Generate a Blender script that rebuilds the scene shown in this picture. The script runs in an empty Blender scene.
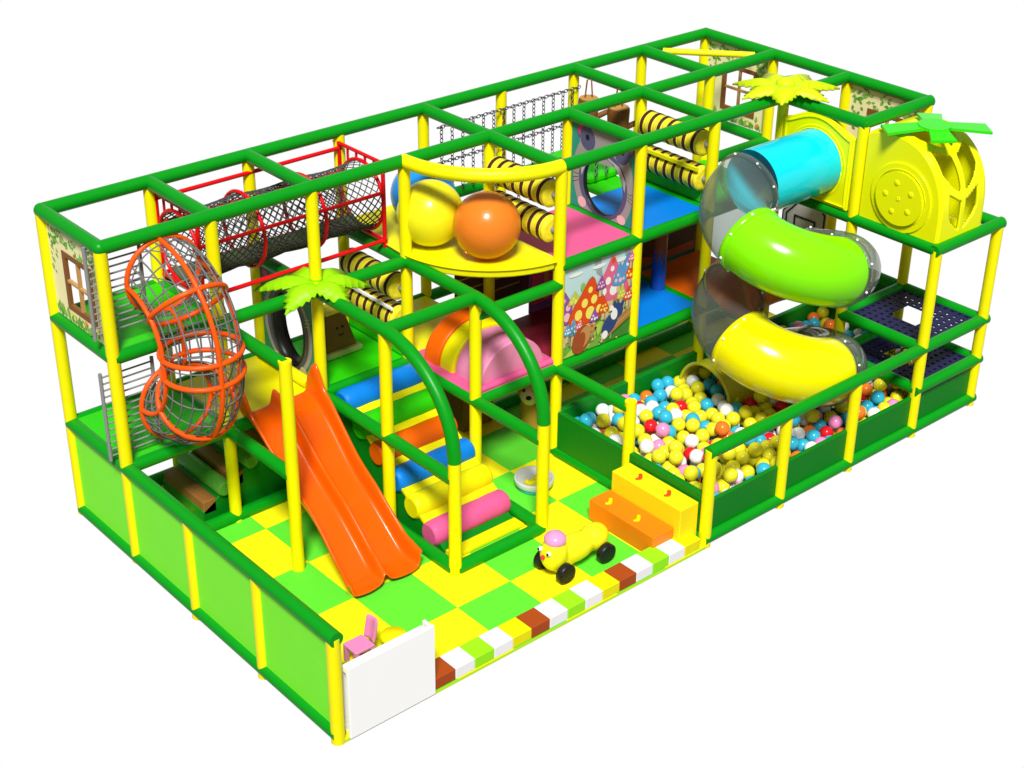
import bpy, bmesh, math, random
from mathutils import Vector, Matrix
from math import sin, cos, pi, radians, sqrt

SC = bpy.context.scene
COL = SC.collection
S = 1.2            # one grid bay of the play frame is 1.2 m; shapes below are written in bays

# ------------------------------------------------------------------ camera
cam_d = bpy.data.cameras.new("camera")
cam = bpy.data.objects.new("camera", cam_d)
COL.objects.link(cam)
SC.camera = cam
cx, cy, cz, yaw, pit, roll, fpx = -5.06446598, -7.73674874, 8.11400336, 0.852853184, -0.504847272, 0.011008, 1590.21354
F = Vector((cos(pit) * cos(yaw), cos(pit) * sin(yaw), sin(pit)))
R0 = Vector((sin(yaw), -cos(yaw), 0))
U0 = R0.cross(F)
R1 = R0 * cos(roll) + U0 * sin(roll)
U1 = -R0 * sin(roll) + U0 * cos(roll)
mw = Matrix((R1, U1, -F)).transposed().to_4x4()
mw.translation = Vector((cx, cy, cz)) * S
cam.matrix_world = mw
cam_d.sensor_width = 36
cam_d.lens = fpx / 1024 * 36
cam_d.clip_start = .1
cam_d.clip_end = 200

# ------------------------------------------------------------------ studio light: white sweep behind, dim room in front
W = bpy.data.worlds.new("World")
SC.world = W
W.use_nodes = True
nt = W.node_tree
nt.nodes.clear()
wo = nt.nodes.new('ShaderNodeOutputWorld')
bg = nt.nodes.new('ShaderNodeBackground')
tc = nt.nodes.new('ShaderNodeTexCoord')
dp = nt.nodes.new('ShaderNodeVectorMath'); dp.operation = 'DOT_PRODUCT'
dp.inputs[1].default_value = F.normalized()
mr = nt.nodes.new('ShaderNodeMapRange'); mr.interpolation_type = 'SMOOTHSTEP'
mr.inputs['From Min'].default_value = cos(radians(62))
mr.inputs['From Max'].default_value = cos(radians(34))
mr.inputs['To Min'].default_value = 0.27
mr.inputs['To Max'].default_value = 1.0
nt.links.new(tc.outputs['Generated'], dp.inputs[0])
nt.links.new(dp.outputs['Value'], mr.inputs['Value'])
nt.links.new(mr.outputs['Result'], bg.inputs['Color'])
bg.inputs['Strength'].default_value = 1.0
nt.links.new(bg.outputs[0], wo.inputs[0])

sun_d = bpy.data.lights.new("key_light", 'SUN')
sun_d.energy = 5.0
sun_d.angle = radians(13)
sun_d.color = (1, .985, .95)
sun = bpy.data.objects.new("key_light", sun_d)
COL.objects.link(sun)
sun_dir = Vector((-.40, -.46, .79)).normalized()
sun.rotation_euler = sun_dir.to_track_quat('Z', 'Y').to_euler()

SC.view_settings.view_transform = 'Standard'
SC.view_settings.look = 'None'
SC.view_settings.exposure = 0
SC.view_settings.gamma = 1
SC.render.engine = 'CYCLES'
SC.cycles.max_bounces = 10
SC.cycles.transparent_max_bounces = 24

# ------------------------------------------------------------------ materials
MATS = {}
def mat(name, c, rough=.45, bump=0.0, bscale=6, vary=0.0, metal=0, spec=.22, coat=0):
    if name in MATS: return MATS[name]
    m = bpy.data.materials.new(name); m.use_nodes = True
    n = m.node_tree; b = n.nodes['Principled BSDF']
    b.inputs['Base Color'].default_value = (*c, 1)
    b.inputs['Roughness'].default_value = rough
    b.inputs['Metallic'].default_value = metal
    b.inputs['Specular IOR Level'].default_value = spec
    if coat:
        b.inputs['Coat Weight'].default_value = coat
        b.inputs['Coat Roughness'].default_value = .12
    t = n.nodes.new('ShaderNodeTexCoord')
    if bump:
        no = n.nodes.new('ShaderNodeTexNoise'); no.inputs['Scale'].default_value = bscale
        no.inputs['Detail'].default_value = 3
        bu = n.nodes.new('ShaderNodeBump'); bu.inputs['Strength'].default_value = bump
        bu.inputs['Distance'].default_value = .05
        n.links.new(t.outputs['Object'], no.inputs['Vector'])
        n.links.new(no.outputs['Fac'], bu.inputs['Height'])
        n.links.new(bu.outputs['Normal'], b.inputs['Normal'])
    if vary:
        n2 = n.nodes.new('ShaderNodeTexNoise'); n2.inputs['Scale'].default_value = 3.1; n2.inputs['Detail'].default_value = 6
        mp = n.nodes.new('ShaderNodeMapRange')
        mp.inputs['To Min'].default_value = 1 - vary; mp.inputs['To Max'].default_value = 1 + vary
        mx = n.nodes.new('ShaderNodeVectorMath'); mx.operation = 'SCALE'
        mx.inputs[0].default_value = c
        n.links.new(t.outputs['Object'], n2.inputs['Vector'])
        n.links.new(n2.outputs['Fac'], mp.inputs['Value'])
        n.links.new(mp.outputs['Result'], mx.inputs['Scale'])
        n.links.new(mx.outputs[0], b.inputs['Base Color'])
    MATS[name] = m
    return m

YEL = mat('yellow_vinyl', (.86, .80, .001), .42, .05, 9, .03)
POST = mat('yellow_post_padding', (.88, .80, .001), .36, .04, 12, .04)
GRN = mat('green_padding', (.001, .27, .008), .36, .05, 10, .05)
MATG = mat('green_mat', (.022, .52, .001), .48, .16, 4, .05)
MATY = mat('yellow_mat', (.78, .72, .001), .45, .16, 4, .04)
PNK = mat('pink_mat', (.70, .095, .27), .5, .14, 4, .04)
BLU = mat('blue_mat', (.001, .19, .68), .45, .14, 4, .05)
ORG = mat('orange_vinyl', (.75, .11, .001), .42, .12, 4, .04)
PNKSHADE = mat('shaded_pink_red_mat', (.22, .015, .03), .5, .12, 4, .05)  # pink-red mat; the shade between the decks is put into this dark colour
LIME = mat('lime_panel', (.21, .90, .03), .5, .04, 5, .03)
DGRN = mat('dark_green_vinyl', (.001, .19, .008), .42, .08, 4, .05)
SLD = mat('orange_slide_plastic', (.78, .10, .001), .25, .02, 6, .02, coat=.25)
RED = mat('red_paint', (.68, .004, .008), .32, vary=.03)
ORP = mat('orange_paint', (.85, .09, .004), .35, vary=.03)
NET = mat('black_netting', (.075, .072, .068), .7)
GNET = mat('grey_netting', (.16, .155, .15), .6)
STEEL = mat('grey_steel', (.24, .24, .24), .5)
CHAIN = mat('dark_chain_steel', (.12, .12, .13), .4, metal=.7)
WHT = mat('white_laminate', (.94, .94, .94), .45, vary=.01)
WHV = mat('white_vinyl', (.84, .84, .84), .5, .05, 6)
BRN = mat('brown_vinyl', (.36, .06, .008), .5, .08, 6, .06)
STRIPE = mat('dark_brown_stripe', (.05, .016, .012), .5, .2, 14)
BEE = mat('bee_yellow', (.84, .72, .03), .45, .2, 14, .04)
TUBEB = mat('cyan_tube_plastic', (.001, .62, .76), .22, coat=.25)
TUBEL = mat('lime_tube_plastic', (.21, .78, .001), .2, coat=.3)
TUBEY = mat('yellow_tube_plastic', (.84, .78, .001), .2, coat=.3)
TUBEO = mat('orange_tube_plastic', (.72, .14, .01), .2, coat=.6)
TUBEV = mat('olive_tube_plastic', (.62, .56, .02), .22, coat=.5)
MOLD = mat('yellow_moulded_plastic', (.86, .88, .001), .35, .02, 5, .03, coat=.1)
STAR = mat('bright_green_plastic', (.03, .66, .002), .35, coat=.2)
PALM = mat('palm_leaf_green', (.30, .70, .003), .45, .1, 10, .05)
PALMY = mat('palm_leaf_yellow', (.56, .72, .003), .45, .1, 10, .05)
CREAM = mat('cream_print', (.90, .84, .45), .5, vary=.08)
LEAFP = mat('printed_leaf_green', (.10, .36, .03), .5, vary=.2)
LEAFQ = mat('printed_grass_green', (.22, .5, .08), .5, vary=.2)
WOODP = mat('printed_brown_wood', (.24, .09, .02), .5, vary=.2)
WOODL = mat('printed_light_wood', (.55, .30, .10), .5, vary=.15)
BLACK = mat('black', (.012, .012, .012), .35)
PINKB = mat('pink_plastic', (.80, .30, .56), .22, coat=.5)
PINKC = mat('pink_chair_plastic', (.76, .22, .46), .3, coat=.3)
NAVY = mat('navy_mesh', (.012, .012, .06), .5)
TEAL = mat('teal_panel', (.02, .30, .22), .5, vary=.05)
LOG = mat('log_brown', (.50, .26, .06), .55, .3, 10, .15)
LOGD = mat('log_dark_brown', (.20, .075, .015), .55, .3, 10, .15)
ROPE = mat('brown_rope', (.24, .09, .03), .7)
STUMP = mat('stump_brown', (.20, .085, .02), .6, .1, 6, .12)
BOLT = mat('white_bolt', (.9, .9, .9), .3)
LTEAL = mat('tray_teal', (.02, .42, .38), .4)

def glassy():
    m = bpy.data.materials.new('clear_smoky_plastic'); m.use_nodes = True
    n = m.node_tree; n.nodes.clear()
    o = n.nodes.new('ShaderNodeOutputMaterial'); mx = n.nodes.new('ShaderNodeMixShader')
    tr = n.nodes.new('ShaderNodeBsdfTransparent'); tr.inputs[0].default_value = (.74, .79, .76, 1)
    gl = n.nodes.new('ShaderNodeBsdfPrincipled'); gl.inputs['Base Color'].default_value = (.20, .22, .20, 1)
    gl.inputs['Roughness'].default_value = .08
    lw = n.nodes.new('ShaderNodeLayerWeight'); lw.inputs['Blend'].default_value = .32
    mp = n.nodes.new('ShaderNodeMapRange'); mp.inputs['To Min'].default_value = .10; mp.inputs['To Max'].default_value = .85
    n.links.new(lw.outputs['Facing'], mp.inputs['Value'])
    n.links.new(mp.outputs['Result'], mx.inputs[0])
    n.links.new(tr.outputs[0], mx.inputs[1]); n.links.new(gl.outputs[0], mx.inputs[2])
    n.links.new(mx.outputs[0], o.inputs[0])
    MATS['clear'] = m
    return m
CLEAR = glassy()

# ------------------------------------------------------------------ mesh collector (bay units)
def V(*a): return Vector(a if len(a) > 1 else a[0])
class MB:
    def __init__(s): s.v = []; s.f = []; s.m = []; s.sm = []; s.mi = 0
    def add(s, vs, fs, smooth=False, mi=None):
        k = len(s.v); s.v += [Vector(q) for q in vs]
        for f in fs:
            s.f.append([k + i for i in f]); s.m.append(s.mi if mi is None else mi); s.sm.append(smooth)
        return s
    def box(s, a, b, mi=None):
        x0, y0, z0 = a; x1, y1, z1 = b
        return s.add([(x0,y0,z0),(x1,y0,z0),(x1,y1,z0),(x0,y1,z0),(x0,y0,z1),(x1,y0,z1),(x1,y1,z1),(x0,y1,z1)],
              [(3,2,1,0),(4,5,6,7),(0,1,5,4),(1,2,6,5),(2,3,7,6),(3,0,4,7)], False, mi)
    def prism(s, pts, d, mi=None, smooth=False):
        # pts: ring of 3D points (planar), extruded by vector d
        n = len(pts); d = Vector(d); P = [Vector(p) for p in pts]; Q = [p + d for p in P]
        s.add(P, [tuple(range(n))[::-1]], False, mi); s.add(Q, [tuple(range(n))], False, mi)
        s.add(P + Q, [(i, (i+1) % n, n + (i+1) % n, n + i) for i in range(n)], smooth, mi)
        return s
    def ring(s, A, B, d, mi=None):
        # flat ring between outer A and inner B (same count), extruded by d
        n = len(A); d = Vector(d); A = [Vector(p) for p in A]; B = [Vector(p) for p in B]
        A2 = [p + d for p in A]; B2 = [p + d for p in B]
        f = []
        for i in range(n):
            j = (i+1) % n
            f += [(i, n+i, n+j, j), (2*n+i, 2*n+j, 3*n+j, 3*n+i)]
        s.add(A + B + A2 + B2, f, False, mi)
        s.add(A + A2, [(i, (i+1) % n, n+(i+1) % n, n+i) for i in range(n)], False, mi)
        s.add(B + B2, [(i, n+i, n+(i+1) % n, (i+1) % n) for i in range(n)], False, mi)
        return s
    def tube(s, pts, r, seg=14, cap=True, closed=False, mi=None, up=None, matf=None, arc=None):
        P = [Vector(p) for p in pts]; n = len(P)
        rs = r if hasattr(r, '__len__') else [r] * n
        T = []
        for i in range(n):
            if closed: t = P[(i+1) % n] - P[(i-1) % n]
            else: t = P[min(i+1, n-1)] - P[max(i-1, 0)]
            T.append(t.normalized())
        u = Vector(up) if up else (Vector((0,0,1)) if abs(T[0].z) < .9 else Vector((1,0,0)))
        u = (u - T[0] * u.dot(T[0])).normalized()
        vs = []
        for i in range(n):
            u = (u - T[i] * u.dot(T[i])).normalized(); w = T[i].cross(u)
            for k in range(seg):
                a = 2*pi*k/seg
                vs.append(P[i] + (u * cos(a) + w * sin(a)) * rs[i])
        nn = n if closed else n - 1
        k0 = len(s.v); s.v += vs
        for i in range(nn):
            j = (i+1) % n
            for k in range(seg):
                l = (k+1) % seg
                s.f.append([k0+i*seg+k, k0+j*seg+k, k0+j*seg+l, k0+i*seg+l][::-1])
                s.m.append(matf(i) if matf else (s.mi if mi is None else mi)); s.sm.append(True)
        if cap and not closed:
            s.add(vs[:seg], [tuple(range(seg))], False, mi if matf is None else matf(0))
            s.add(vs[-seg:], [tuple(range(seg))[::-1]], False, mi if matf is None else matf(n-2))
        return s
    def ball(s, c, r, seg=16, rings=10, mi=None, sq=(1,1,1), rot=None):
        c = Vector(c); vs = []; fs = []
        q = lambda x, y, z: c + ((rot @ Vector((x*r*sq[0], y*r*sq[1], z*r*sq[2]))) if rot else Vector((x*r*sq[0], y*r*sq[1], z*r*sq[2])))
        vs.append(q(0,0,1))
        for i in range(1, rings):
            t = pi*i/rings
            for k in range(seg):
                a = 2*pi*k/seg; vs.append(q(sin(t)*cos(a), sin(t)*sin(a), cos(t)))
        vs.append(q(0,0,-1)); L = len(vs)-1
        for k in range(seg): fs.append((0, 1+k, 1+(k+1) % seg))
        for i in range(rings-2):
            for k in range(seg):
                a = 1+i*seg+k; b = 1+i*seg+(k+1) % seg; fs.append((a, a+seg, b+seg, b))
        for k in range(seg): fs.append((L, 1+(rings-2)*seg+(k+1) % seg, 1+(rings-2)*seg+k))
        return s.add(vs, fs, True, mi)
    def lathe(s, c, prof, seg=24, mi=None):
        c = Vector(c); vs = []; n = len(prof)
        for r, z in prof:
            for k in range(seg):
                a = 2*pi*k/seg; vs.append(c + Vector((r*cos(a), r*sin(a), z)))
        fs = [(i*seg+k, i*seg+(k+1) % seg, (i+1)*seg+(k+1) % seg, (i+1)*seg+k) for i in range(n-1) for k in range(seg)]
        return s.add(vs, fs, True, mi)
    def grid(s, rows, mi=None, smooth=True):
        n = len(rows); m_ = len(rows[0]); vs = [p for r_ in rows for p in r_]
        fs = [(i*m_+k, i*m_+k+1, (i+1)*m_+k+1, (i+1)*m_+k) for i in range(n-1) for k in range(m_-1)]
        return s.add(vs, fs, smooth, mi)

def root_loc(o):
    while o.parent: o = o.parent
    return Vector(o['_l'])
def tag(o, label=None, cat=None, group=None, kind=None):
    if label: o['label'] = label
    if cat: o['category'] = cat
    if group: o['group'] = group
    if kind: o['kind'] = kind
    return o
def thing(name, label, cat, loc, group=None):
    o = bpy.data.objects.new(name, None); COL.objects.link(o); o.empty_display_size = .1
    o['_l'] = tuple(loc); o.location = Vector(loc) * S
    return tag(o, label, cat, group)
def obj(name, mb, mats, parent=None, loc=None, label=None, cat=None, group=None, kind=None, bevel=0, solid=0, fix=True, sub=0):
    L = root_loc(parent) if parent else Vector(loc if loc else (0,0,0))
    me = bpy.data.meshes.new(name)
    me.from_pydata([(v - L) * S for v in mb.v], [], mb.f)
    if not isinstance(mats, (list, tuple)): mats = [mats]
    for m in mats: me.materials.append(m)
    me.polygons.foreach_set('material_index', mb.m)
    me.polygons.foreach_set('use_smooth', mb.sm)
    me.update()
    if fix:
        bm = bmesh.new(); bm.from_mesh(me); bmesh.ops.recalc_face_normals(bm, faces=bm.faces); bm.to_mesh(me); bm.free()
    o = bpy.data.objects.new(name, me); COL.objects.link(o)
    o['_l'] = tuple(L)
    if parent: o.parent = parent
    else: o.location = L * S
    if bevel:
        # weld so the bevel sees shared edges
        w = o.modifiers.new('weld', 'WELD'); w.merge_threshold = .0005
        b = o.modifiers.new('bevel', 'BEVEL'); b.width = bevel * S; b.segments = 3; b.limit_method = 'ANGLE'; b.angle_limit = radians(40)
        b.harden_normals = True
    if solid:
        m_ = o.modifiers.new('solid', 'SOLIDIFY'); m_.thickness = solid * S; m_.offset = 0
    if sub:
        w = o.modifiers.new('weld', 'WELD'); w.merge_threshold = .0005
        m_ = o.modifiers.new('sub', 'SUBSURF'); m_.levels = sub; m_.render_levels = sub
    return tag(o, label, cat, group, kind)
def dup(o, dloc, label=None, group=None, parent=None):
    c = o.copy(); COL.objects.link(c)
    if parent: c.parent = parent
    else:
        c.location = Vector(dloc) * S; c['_l'] = tuple(dloc)
        if label: c['label'] = label
        if group: c['group'] = group
    for ch in o.children: dup(ch, None, parent=c)
    return c
def arcpts(f, n): return [f(i / n) for i in range(n + 1)]
def bez(a, b, c, n=12):
    a, b, c = Vector(a), Vector(b), Vector(c)
    return [a*(1-t)**2 + b*2*t*(1-t) + c*t*t for t in [i/n for i in range(n+1)]]

Z1, Z2, Z3 = .95, 2.0, 2.98
rnd = random.Random(7)

# ================================================================== THE SETTING
TX, TY = .583, .675
g = MB()
# checkerboard foam floor: one sheet, edges in two materials
xs = sorted(set([0, 8] + [round(1.12 + TX*k, 4) for k in range(-1, 12) if 0 < 1.12 + TX*k < 8]))
ys = sorted(set([-.05, 4] + [round(TY*k, 4) for k in range(1, 6)]))
xs = sorted(set(xs + [4.0]))
for i in range(len(xs)-1):
    for j in range(len(ys)-1):
        yj = 0 if (j == 0 and xs[i] >= 4) else ys[j]
        mx_, my_ = (xs[i]+xs[i+1])/2, (ys[j]+ys[j+1])/2
        a = math.floor((mx_-1.12)/TX); b = math.floor(max(my_,0)/TY)
        g.add([(xs[i], yj, 0), (xs[i+1], yj, 0), (xs[i+1], ys[j+1], 0), (xs[i], ys[j+1], 0)], [(0,1,2,3)], False, 0 if (a+b) % 2 else 1)
E8 = [(0,-.05),(4,-.05),(4,0),(8,0),(8,4),(0,4)]
g.add([(x, y, 0) for x, y in E8] + [(x, y, -.03) for x, y in E8], [(i, (i+1) % 6, 6+(i+1) % 6, 6+i) for i in range(6)] + [(11,10,9,8,7,6)], False, 2)
FG = mat('floor_foam_green', (.11, .68, .03), .6, .05, 14, .03)
FY = mat('floor_foam_yellow', (.90, .82, .005), .6, .05, 14, .03)
FE = mat('floor_edge_lime', (.52, .78, .02), .6)
obj('floor', g, [FG, FY, FE], kind='structure')

# ================================================================== PLAY FRAME
fr = thing('jungle_gym', 'large climbing frame of yellow posts and green padded rails on the checkered floor', 'play frame', (0, 0, 0))
PR, RR = .056, .060
def post(x, y, z0, z1):
    obj('post', MB().tube([(x, y, z0), (x, y, z1)], PR, 16), POST, fr)
for x in range(9):
    for y in (4, 3):
        post(x, y, 0, Z3-.025)
for x in (4, 5, 6, 7, 8): post(x, 2, 0, Z3-.025)
for x in (7, 8): post(x, 1, 0, Z3-.025)
for x in (1, 2, 3): post(x, 2, 0, Z2 + (.05 if x == 1 else 0))
for x in (2, 3): post(x, 1.07, 0, 1.14)
post(4, 1, 0, Z1 + .07)
for y in (0, 1, 2): post(0, y, -.03, Z1)
for x in (4, 5, 6): post(x, 0, -.03, Z1 + .02)
for x in (7, 8): post(x, 0, -.03, Z2)
def rail(*p, r=RR, m=GRN, name='rail'):
    obj(name, MB().tube(p, r, 16), m, fr)
def rl(a, b, z, e=.0):
    rail((a[0], a[1], z), (b[0], b[1], z))
# top level
rl((0,4), (8,4), Z3); rl((0,3), (8,3), Z3); rl((4,2), (8,2), Z3); rl((7,1), (8.04,1), Z3)
for x, a, b in ((0,3,4),(1,3,4),(2,3,4),(4,2,4),(5,2,3),(6,2,4),(7,3,4),(8,1,4)): rl((x,a),(x,b),Z3)
rl((7,2.04),(7,.96),Z3)
# second level
for a, b in (((0,3),(0,4)),((0,3),(4,3)),((0,4),(8,4)),((1,2),(1,4)),((2,2),(2,4)),((3,2),(3,4)),((2,2),(3,2)),((4,2),(7,2)),
             ((4,2),(4,3)),((5,2),(5,3)),((6,2),(6,3)),((7,3),(8,3)),((8,3),(8,4)),((7,0),(7,2)),((6.95,0),(8.05,0)),((8,0),(8,1)),((7,1),(8,1))):
    rl(a, b, Z2)
rail((3,2,1.82),(4,2,1.82))
# first level
for a, b in (((0,-.05),(0,4)),((0,3),(4,3)),((0,4),(8,4)),((1,2),(1,4)),((2,1.07),(2,4)),((3,1.07),(3,4)),((3,2),(7,2)),((4,1),(4,3)),
             ((5,2),(5,3)),((6,2),(6,3)),((3.96,0),(8.06,0)),((8,0),(8,2)),((7,0),(7,1)),((7,1),(8,1))):
    rl(a, b, Z1)
for a, b in (((6.95,0),(8.05,0)),((7,0),(7,1)),((7,1),(8,1)),((8,0),(8,1))): rl(a, b, .5)
# ground rails
for a, b in (((0,-.02),(0,4)),((0,4),(8,4)),((0,3),(2,3)),((2,1.07),(3,1.07)),((2,1.07),(2,2)),((3,1.07),(3,2)),((3.97,0),(8.05,0)),((8,0),(8,2)),((4,0),(4,2)),((4,3),(8,3))):
    rl(a, b, .045)
# big quarter-circle rails of the stair opening
for x in (2, 3):
    rail(*arcpts(lambda t: (x, 2 - .93*sin(t*pi/2), 1.13 + (Z2-1.13)*cos(t*pi/2)), 16), name='curved_rail')
# yellow arc on top above the ball balcony and the little yellow diagonal
obj('curved_rail', MB().tube(arcpts(lambda t: (4 - cos(t*pi/2), 3 - sin(t*pi/2), Z3), 16), .066, 16), YEL, fr)
obj('rail', MB().tube([(7.2, 3.88, 2.96), (7.86, 3.15, 2.96)], .035, 12), YEL, fr)
# finials: joint knuckles
for x, y, z in ((0,4,Z3),(0,3,Z3),(8,4,Z3),(2,2,Z2),(3,2,Z2),(8,1,Z3),(7,1,Z3)):
    obj('elbow_joint', MB().ball((x,y,z), RR*1.02, 16, 10), GRN, fr)

# ================================================================== DECKS
def deck(poly, z, m, label, th=.07):
    mb = MB().prism([(x, y, z - th) for x, y in poly], (0, 0, th))
    c = sum((Vector((x, y, z)) for x, y in poly), Vector((0,0,0))) / len(poly)
    return obj('padded_deck', mb, m, loc=c, label=label, cat='padded mat', bevel=.02)
def rect(x0, y0, x1, y1, i=.03): return [(x0+i, y0+i), (x1-i, y0+i), (x1-i, y1-i), (x0+i, y1-i)]
zt = .045
deck(rect(0,3,1,4), Z2+zt, MATG, 'green padded deck on the upper level beside the cream window panel at the left end')
deck(rect(0,3,1,4), Z1+zt, MATG, 'green padded deck below the orange cage tube, behind the grey ladder')
deck(rect(1,3,2,4), Z1+zt, MATY, 'yellow quilted deck at the top of the orange slide')
deck(rect(2,3,3,4), Z1+zt, MATG, 'green padded deck at the top of the roller stair, holding the brown stump')
deck(rect(3,3,4,4), Z1+zt, MATY, 'yellow padded deck behind the rainbow arch')
deck(rect(3,2,4,3,-.015), Z1+.07, PNK, 'pink padded deck under the rainbow arch', .1)
deck(rect(4,2,5,3), Z1+zt, PNKSHADE, 'pink-red padded deck with shade painted into its colour behind the mushroom mural')
deck(rect(5,2,6,3), Z1+zt, BLU, 'lower blue padded deck between the mural and the clear slide tube')
deck(rect(6,2,7,3), Z1+zt, ORG, 'orange padded deck beyond the lower blue deck')
bal = [(3.03, 3.97)] + [(3.97, 3.97)] + [(3.97, 2.05)] + [(4 - 1.03*cos(t), 3 - 1.03*sin(t)) for t in [pi/2*k/20 for k in range(19, -1, -1)]]
deck(bal, Z2+.085, MATY, 'yellow balcony deck with rounded front carrying the three big balls', .08)
deck(rect(4,2,5,3), Z2+zt, PNK, 'pink padded deck on the upper level in front of the raccoon panel')
deck(rect(5,2,6,3), Z2+zt, BLU, 'upper blue padded deck behind the raccoon panel')
deck(rect(6,2,7,3), Z2+zt, MATG, 'green padded deck on the upper level behind the right pair of striped rollers')
deck(rect(5.5,3,6,4), Z2+.02, MATG, 'green padded deck under the chain net at the back')
deck(rect(7,1,8,2), Z2+zt, PNK, 'pink padded deck behind the cyan tube entrance')
# raised soft bars behind (seen through the raccoon hole)
o = obj('padded_step', MB().box((5.55,3.25,Z2+.025),(6.0,3.6,Z2+.09)).box((5.55,3.6,Z2+.025),(6.0,3.95,Z2+.15)), MATG, loc=(5.75,3.6,Z2), label='green padded double step seen through the hole of the raccoon panel', cat='step', bevel=.02)
obj('padded_board', MB().box((7.06, .99, Z2+.05), (7.95, 1.05, 2.75)), PNK, loc=(7.5,1.02,Z2), label='tall narrow pink padded board between the cyan tube panel and the fruit house', cat='board', bevel=.01)
obj('padded_board', MB().box((2.96, 3.08, Z1+.05), (3.03, 3.92, Z1+.26)), MATG, loc=(3,3.5,Z1), label='low green padded board under the left pair of striped rollers', cat='board', bevel=.015)
obj('padded_board', MB().box((6.03, 2.08, Z2+.05), (6.10, 2.95, Z2+.2)), MATG, loc=(6.06,2.5,Z2), label='low green padded board under the right pair of striped rollers', cat='board', bevel=.015)

# ================================================================== OUTER WALL PANELS
for k in range(4):
    lab = ['lime wall panel at the front left corner beside the white counter', 'second lime wall panel from the front on the left side',
           'third lime wall panel from the front on the left side', 'rearmost lime wall panel on the left side, under the window panel'][k]
    obj('wall_panel', MB().box((-.012, k+.045, .09), (.012, k+.955, Z1-.04)), LIME, loc=(0,k+.5,.05), label=lab, cat='wall panel', group='lime panels of the left side')
pit = thing('ball_pit', 'green padded ball pit enclosure with low walls', 'ball pit', (6, 1, 0))
obj('wall', MB().box((4.03,.0,.07),(6.97,.045,.42)), DGRN, pit, bevel=.012)
obj('wall', MB().box((7.03,.0,.07),(7.97,.045,.46)), DGRN, pit, bevel=.012)
obj('wall', MB().box((3.97,.06,.07),(4.03,1.94,.5)), DGRN, pit, bevel=.012)
obj('wall', MB().box((4.06,1.97,.05),(7.95,2.03,.47)), DGRN, pit, bevel=.012)
obj('wall', MB().box((7.97,.06,.07),(8.03,.94,.48)), DGRN, pit, bevel=.012)
obj('wall', MB().box((7.97,1.06,.07),(8.03,1.94,Z1-.03)), DGRN, pit, bevel=.012)
obj('base', MB().box((4.04,.05,.006),(7.96,1.96,.05)), DGRN, pit)

# ================================================================== BALLS
BC = [('yellow', (.78,.72,.02), .42), ('cyan', (.03,.42,.62), .15), ('white', (.82,.82,.82), .18), ('pink', (.78,.26,.52), .07), ('red', (.68,.01,.02), .05), ('orange', (.80,.18,.02), .05)]
BM = [mat(n+'_ball_plastic', c, .2, coat=.2) for n, c, w in BC]
BR = .071
pts = []
row = 0; y = .12
while y < 1.93:
    x = 4.12 + (.07 if row % 2 else 0)
    while x < 7.93:
        pts.append((x + rnd.uniform(-.034,.034), y + rnd.uniform(-.03,.03), .30 + rnd.uniform(-.045,.045))); x += .16
    y += .139; row += 1
for _ in range(400):
    q_ = (rnd.uniform(4.15,7.6), rnd.uniform(.15,1.85), .395)
    if not (4.95 < q_[0] < 6.1 and 1.1 < q_[1]) and all((Vector(q_)-Vector(p_)).length > (.125 if p_[2] < .36 else .155) for p_ in pts): pts.append(q_)
# settle: push overlapping neighbours apart
for _ in range(14):
    P_ = [Vector(p_) for p_ in pts]
    for i_ in range(len(P_)):
        for j_ in range(i_):
            d_ = P_[i_] - P_[j_]; l_ = d_.length
            if 1e-6 < l_ < .142:
                m_v = d_*((.142-l_)/l_*.5); P_[i_] += m_v; P_[j_] -= m_v
    pts = [(min(max(p_.x,4.11),7.89), min(max(p_.y,.12),1.89), min(max(p_.z,.22),.42)) for p_ in P_]
camp = Vector((cx,cy,cz))
F2 = F
def colour():
    q = rnd.random(); s_ = 0
    for i, (n, c, w) in enumerate(BC):
        s_ += w
        if q < s_: return i
    return 0
from mathutils import noise as mnoise
def vis(p):
    # hidden under the tube and the far nets -> later
    d = (Vector(p) - camp).length
    return d + (3 if p[0] > 6.2 else 0)
pts.sort(key=vis)
meshes = []
for i in range(6):
    mb = MB().ball((0,0,0), BR, 20, 12)
    o = obj('play_ball', mb, BM[i]); meshes.append(o.data); bpy.data.objects.remove(o)
# small clusters of one colour, as in a pit that has been stirred
def colour_at(p):
    n = mnoise.noise(Vector((p[0]*4.2, p[1]*4.2, 1.7)))
    if n > .24 and rnd.random() < .8: return 0
    if rnd.random() < .15: return colour()
    q = rnd.random()
    return 0 if q < .22 else 1 if q < .48 else 2 if q < .78 else 3 if q < .86 else 4 if q < .93 else 5
for i, p in enumerate(pts[:290]):
    c = colour_at(p)
    o = bpy.data.objects.new('play_ball', meshes[c]); COL.objects.link(o); o.location = Vector(p) * S; o['_l'] = p
    tag(o, '%s plastic ball lying among the balls of the ball pit' % BC[c][0], 'ball', 'plastic balls in the ball pit')
mb = MB()
for p in pts[290:]: mb.ball(p, BR, 14, 8, mi=colour_at(p))
for p in pts[:430]:
    mb.ball((p[0]+.07, min(p[1]+.05, 1.88), .2), BR, 10, 6, mi=colour_at(p))
obj('play_balls', mb, BM, loc=(6,1,.1), kind='stuff', label='remaining plastic balls filling the ball pit beneath and beyond the others', cat='balls', fix=False)

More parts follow.
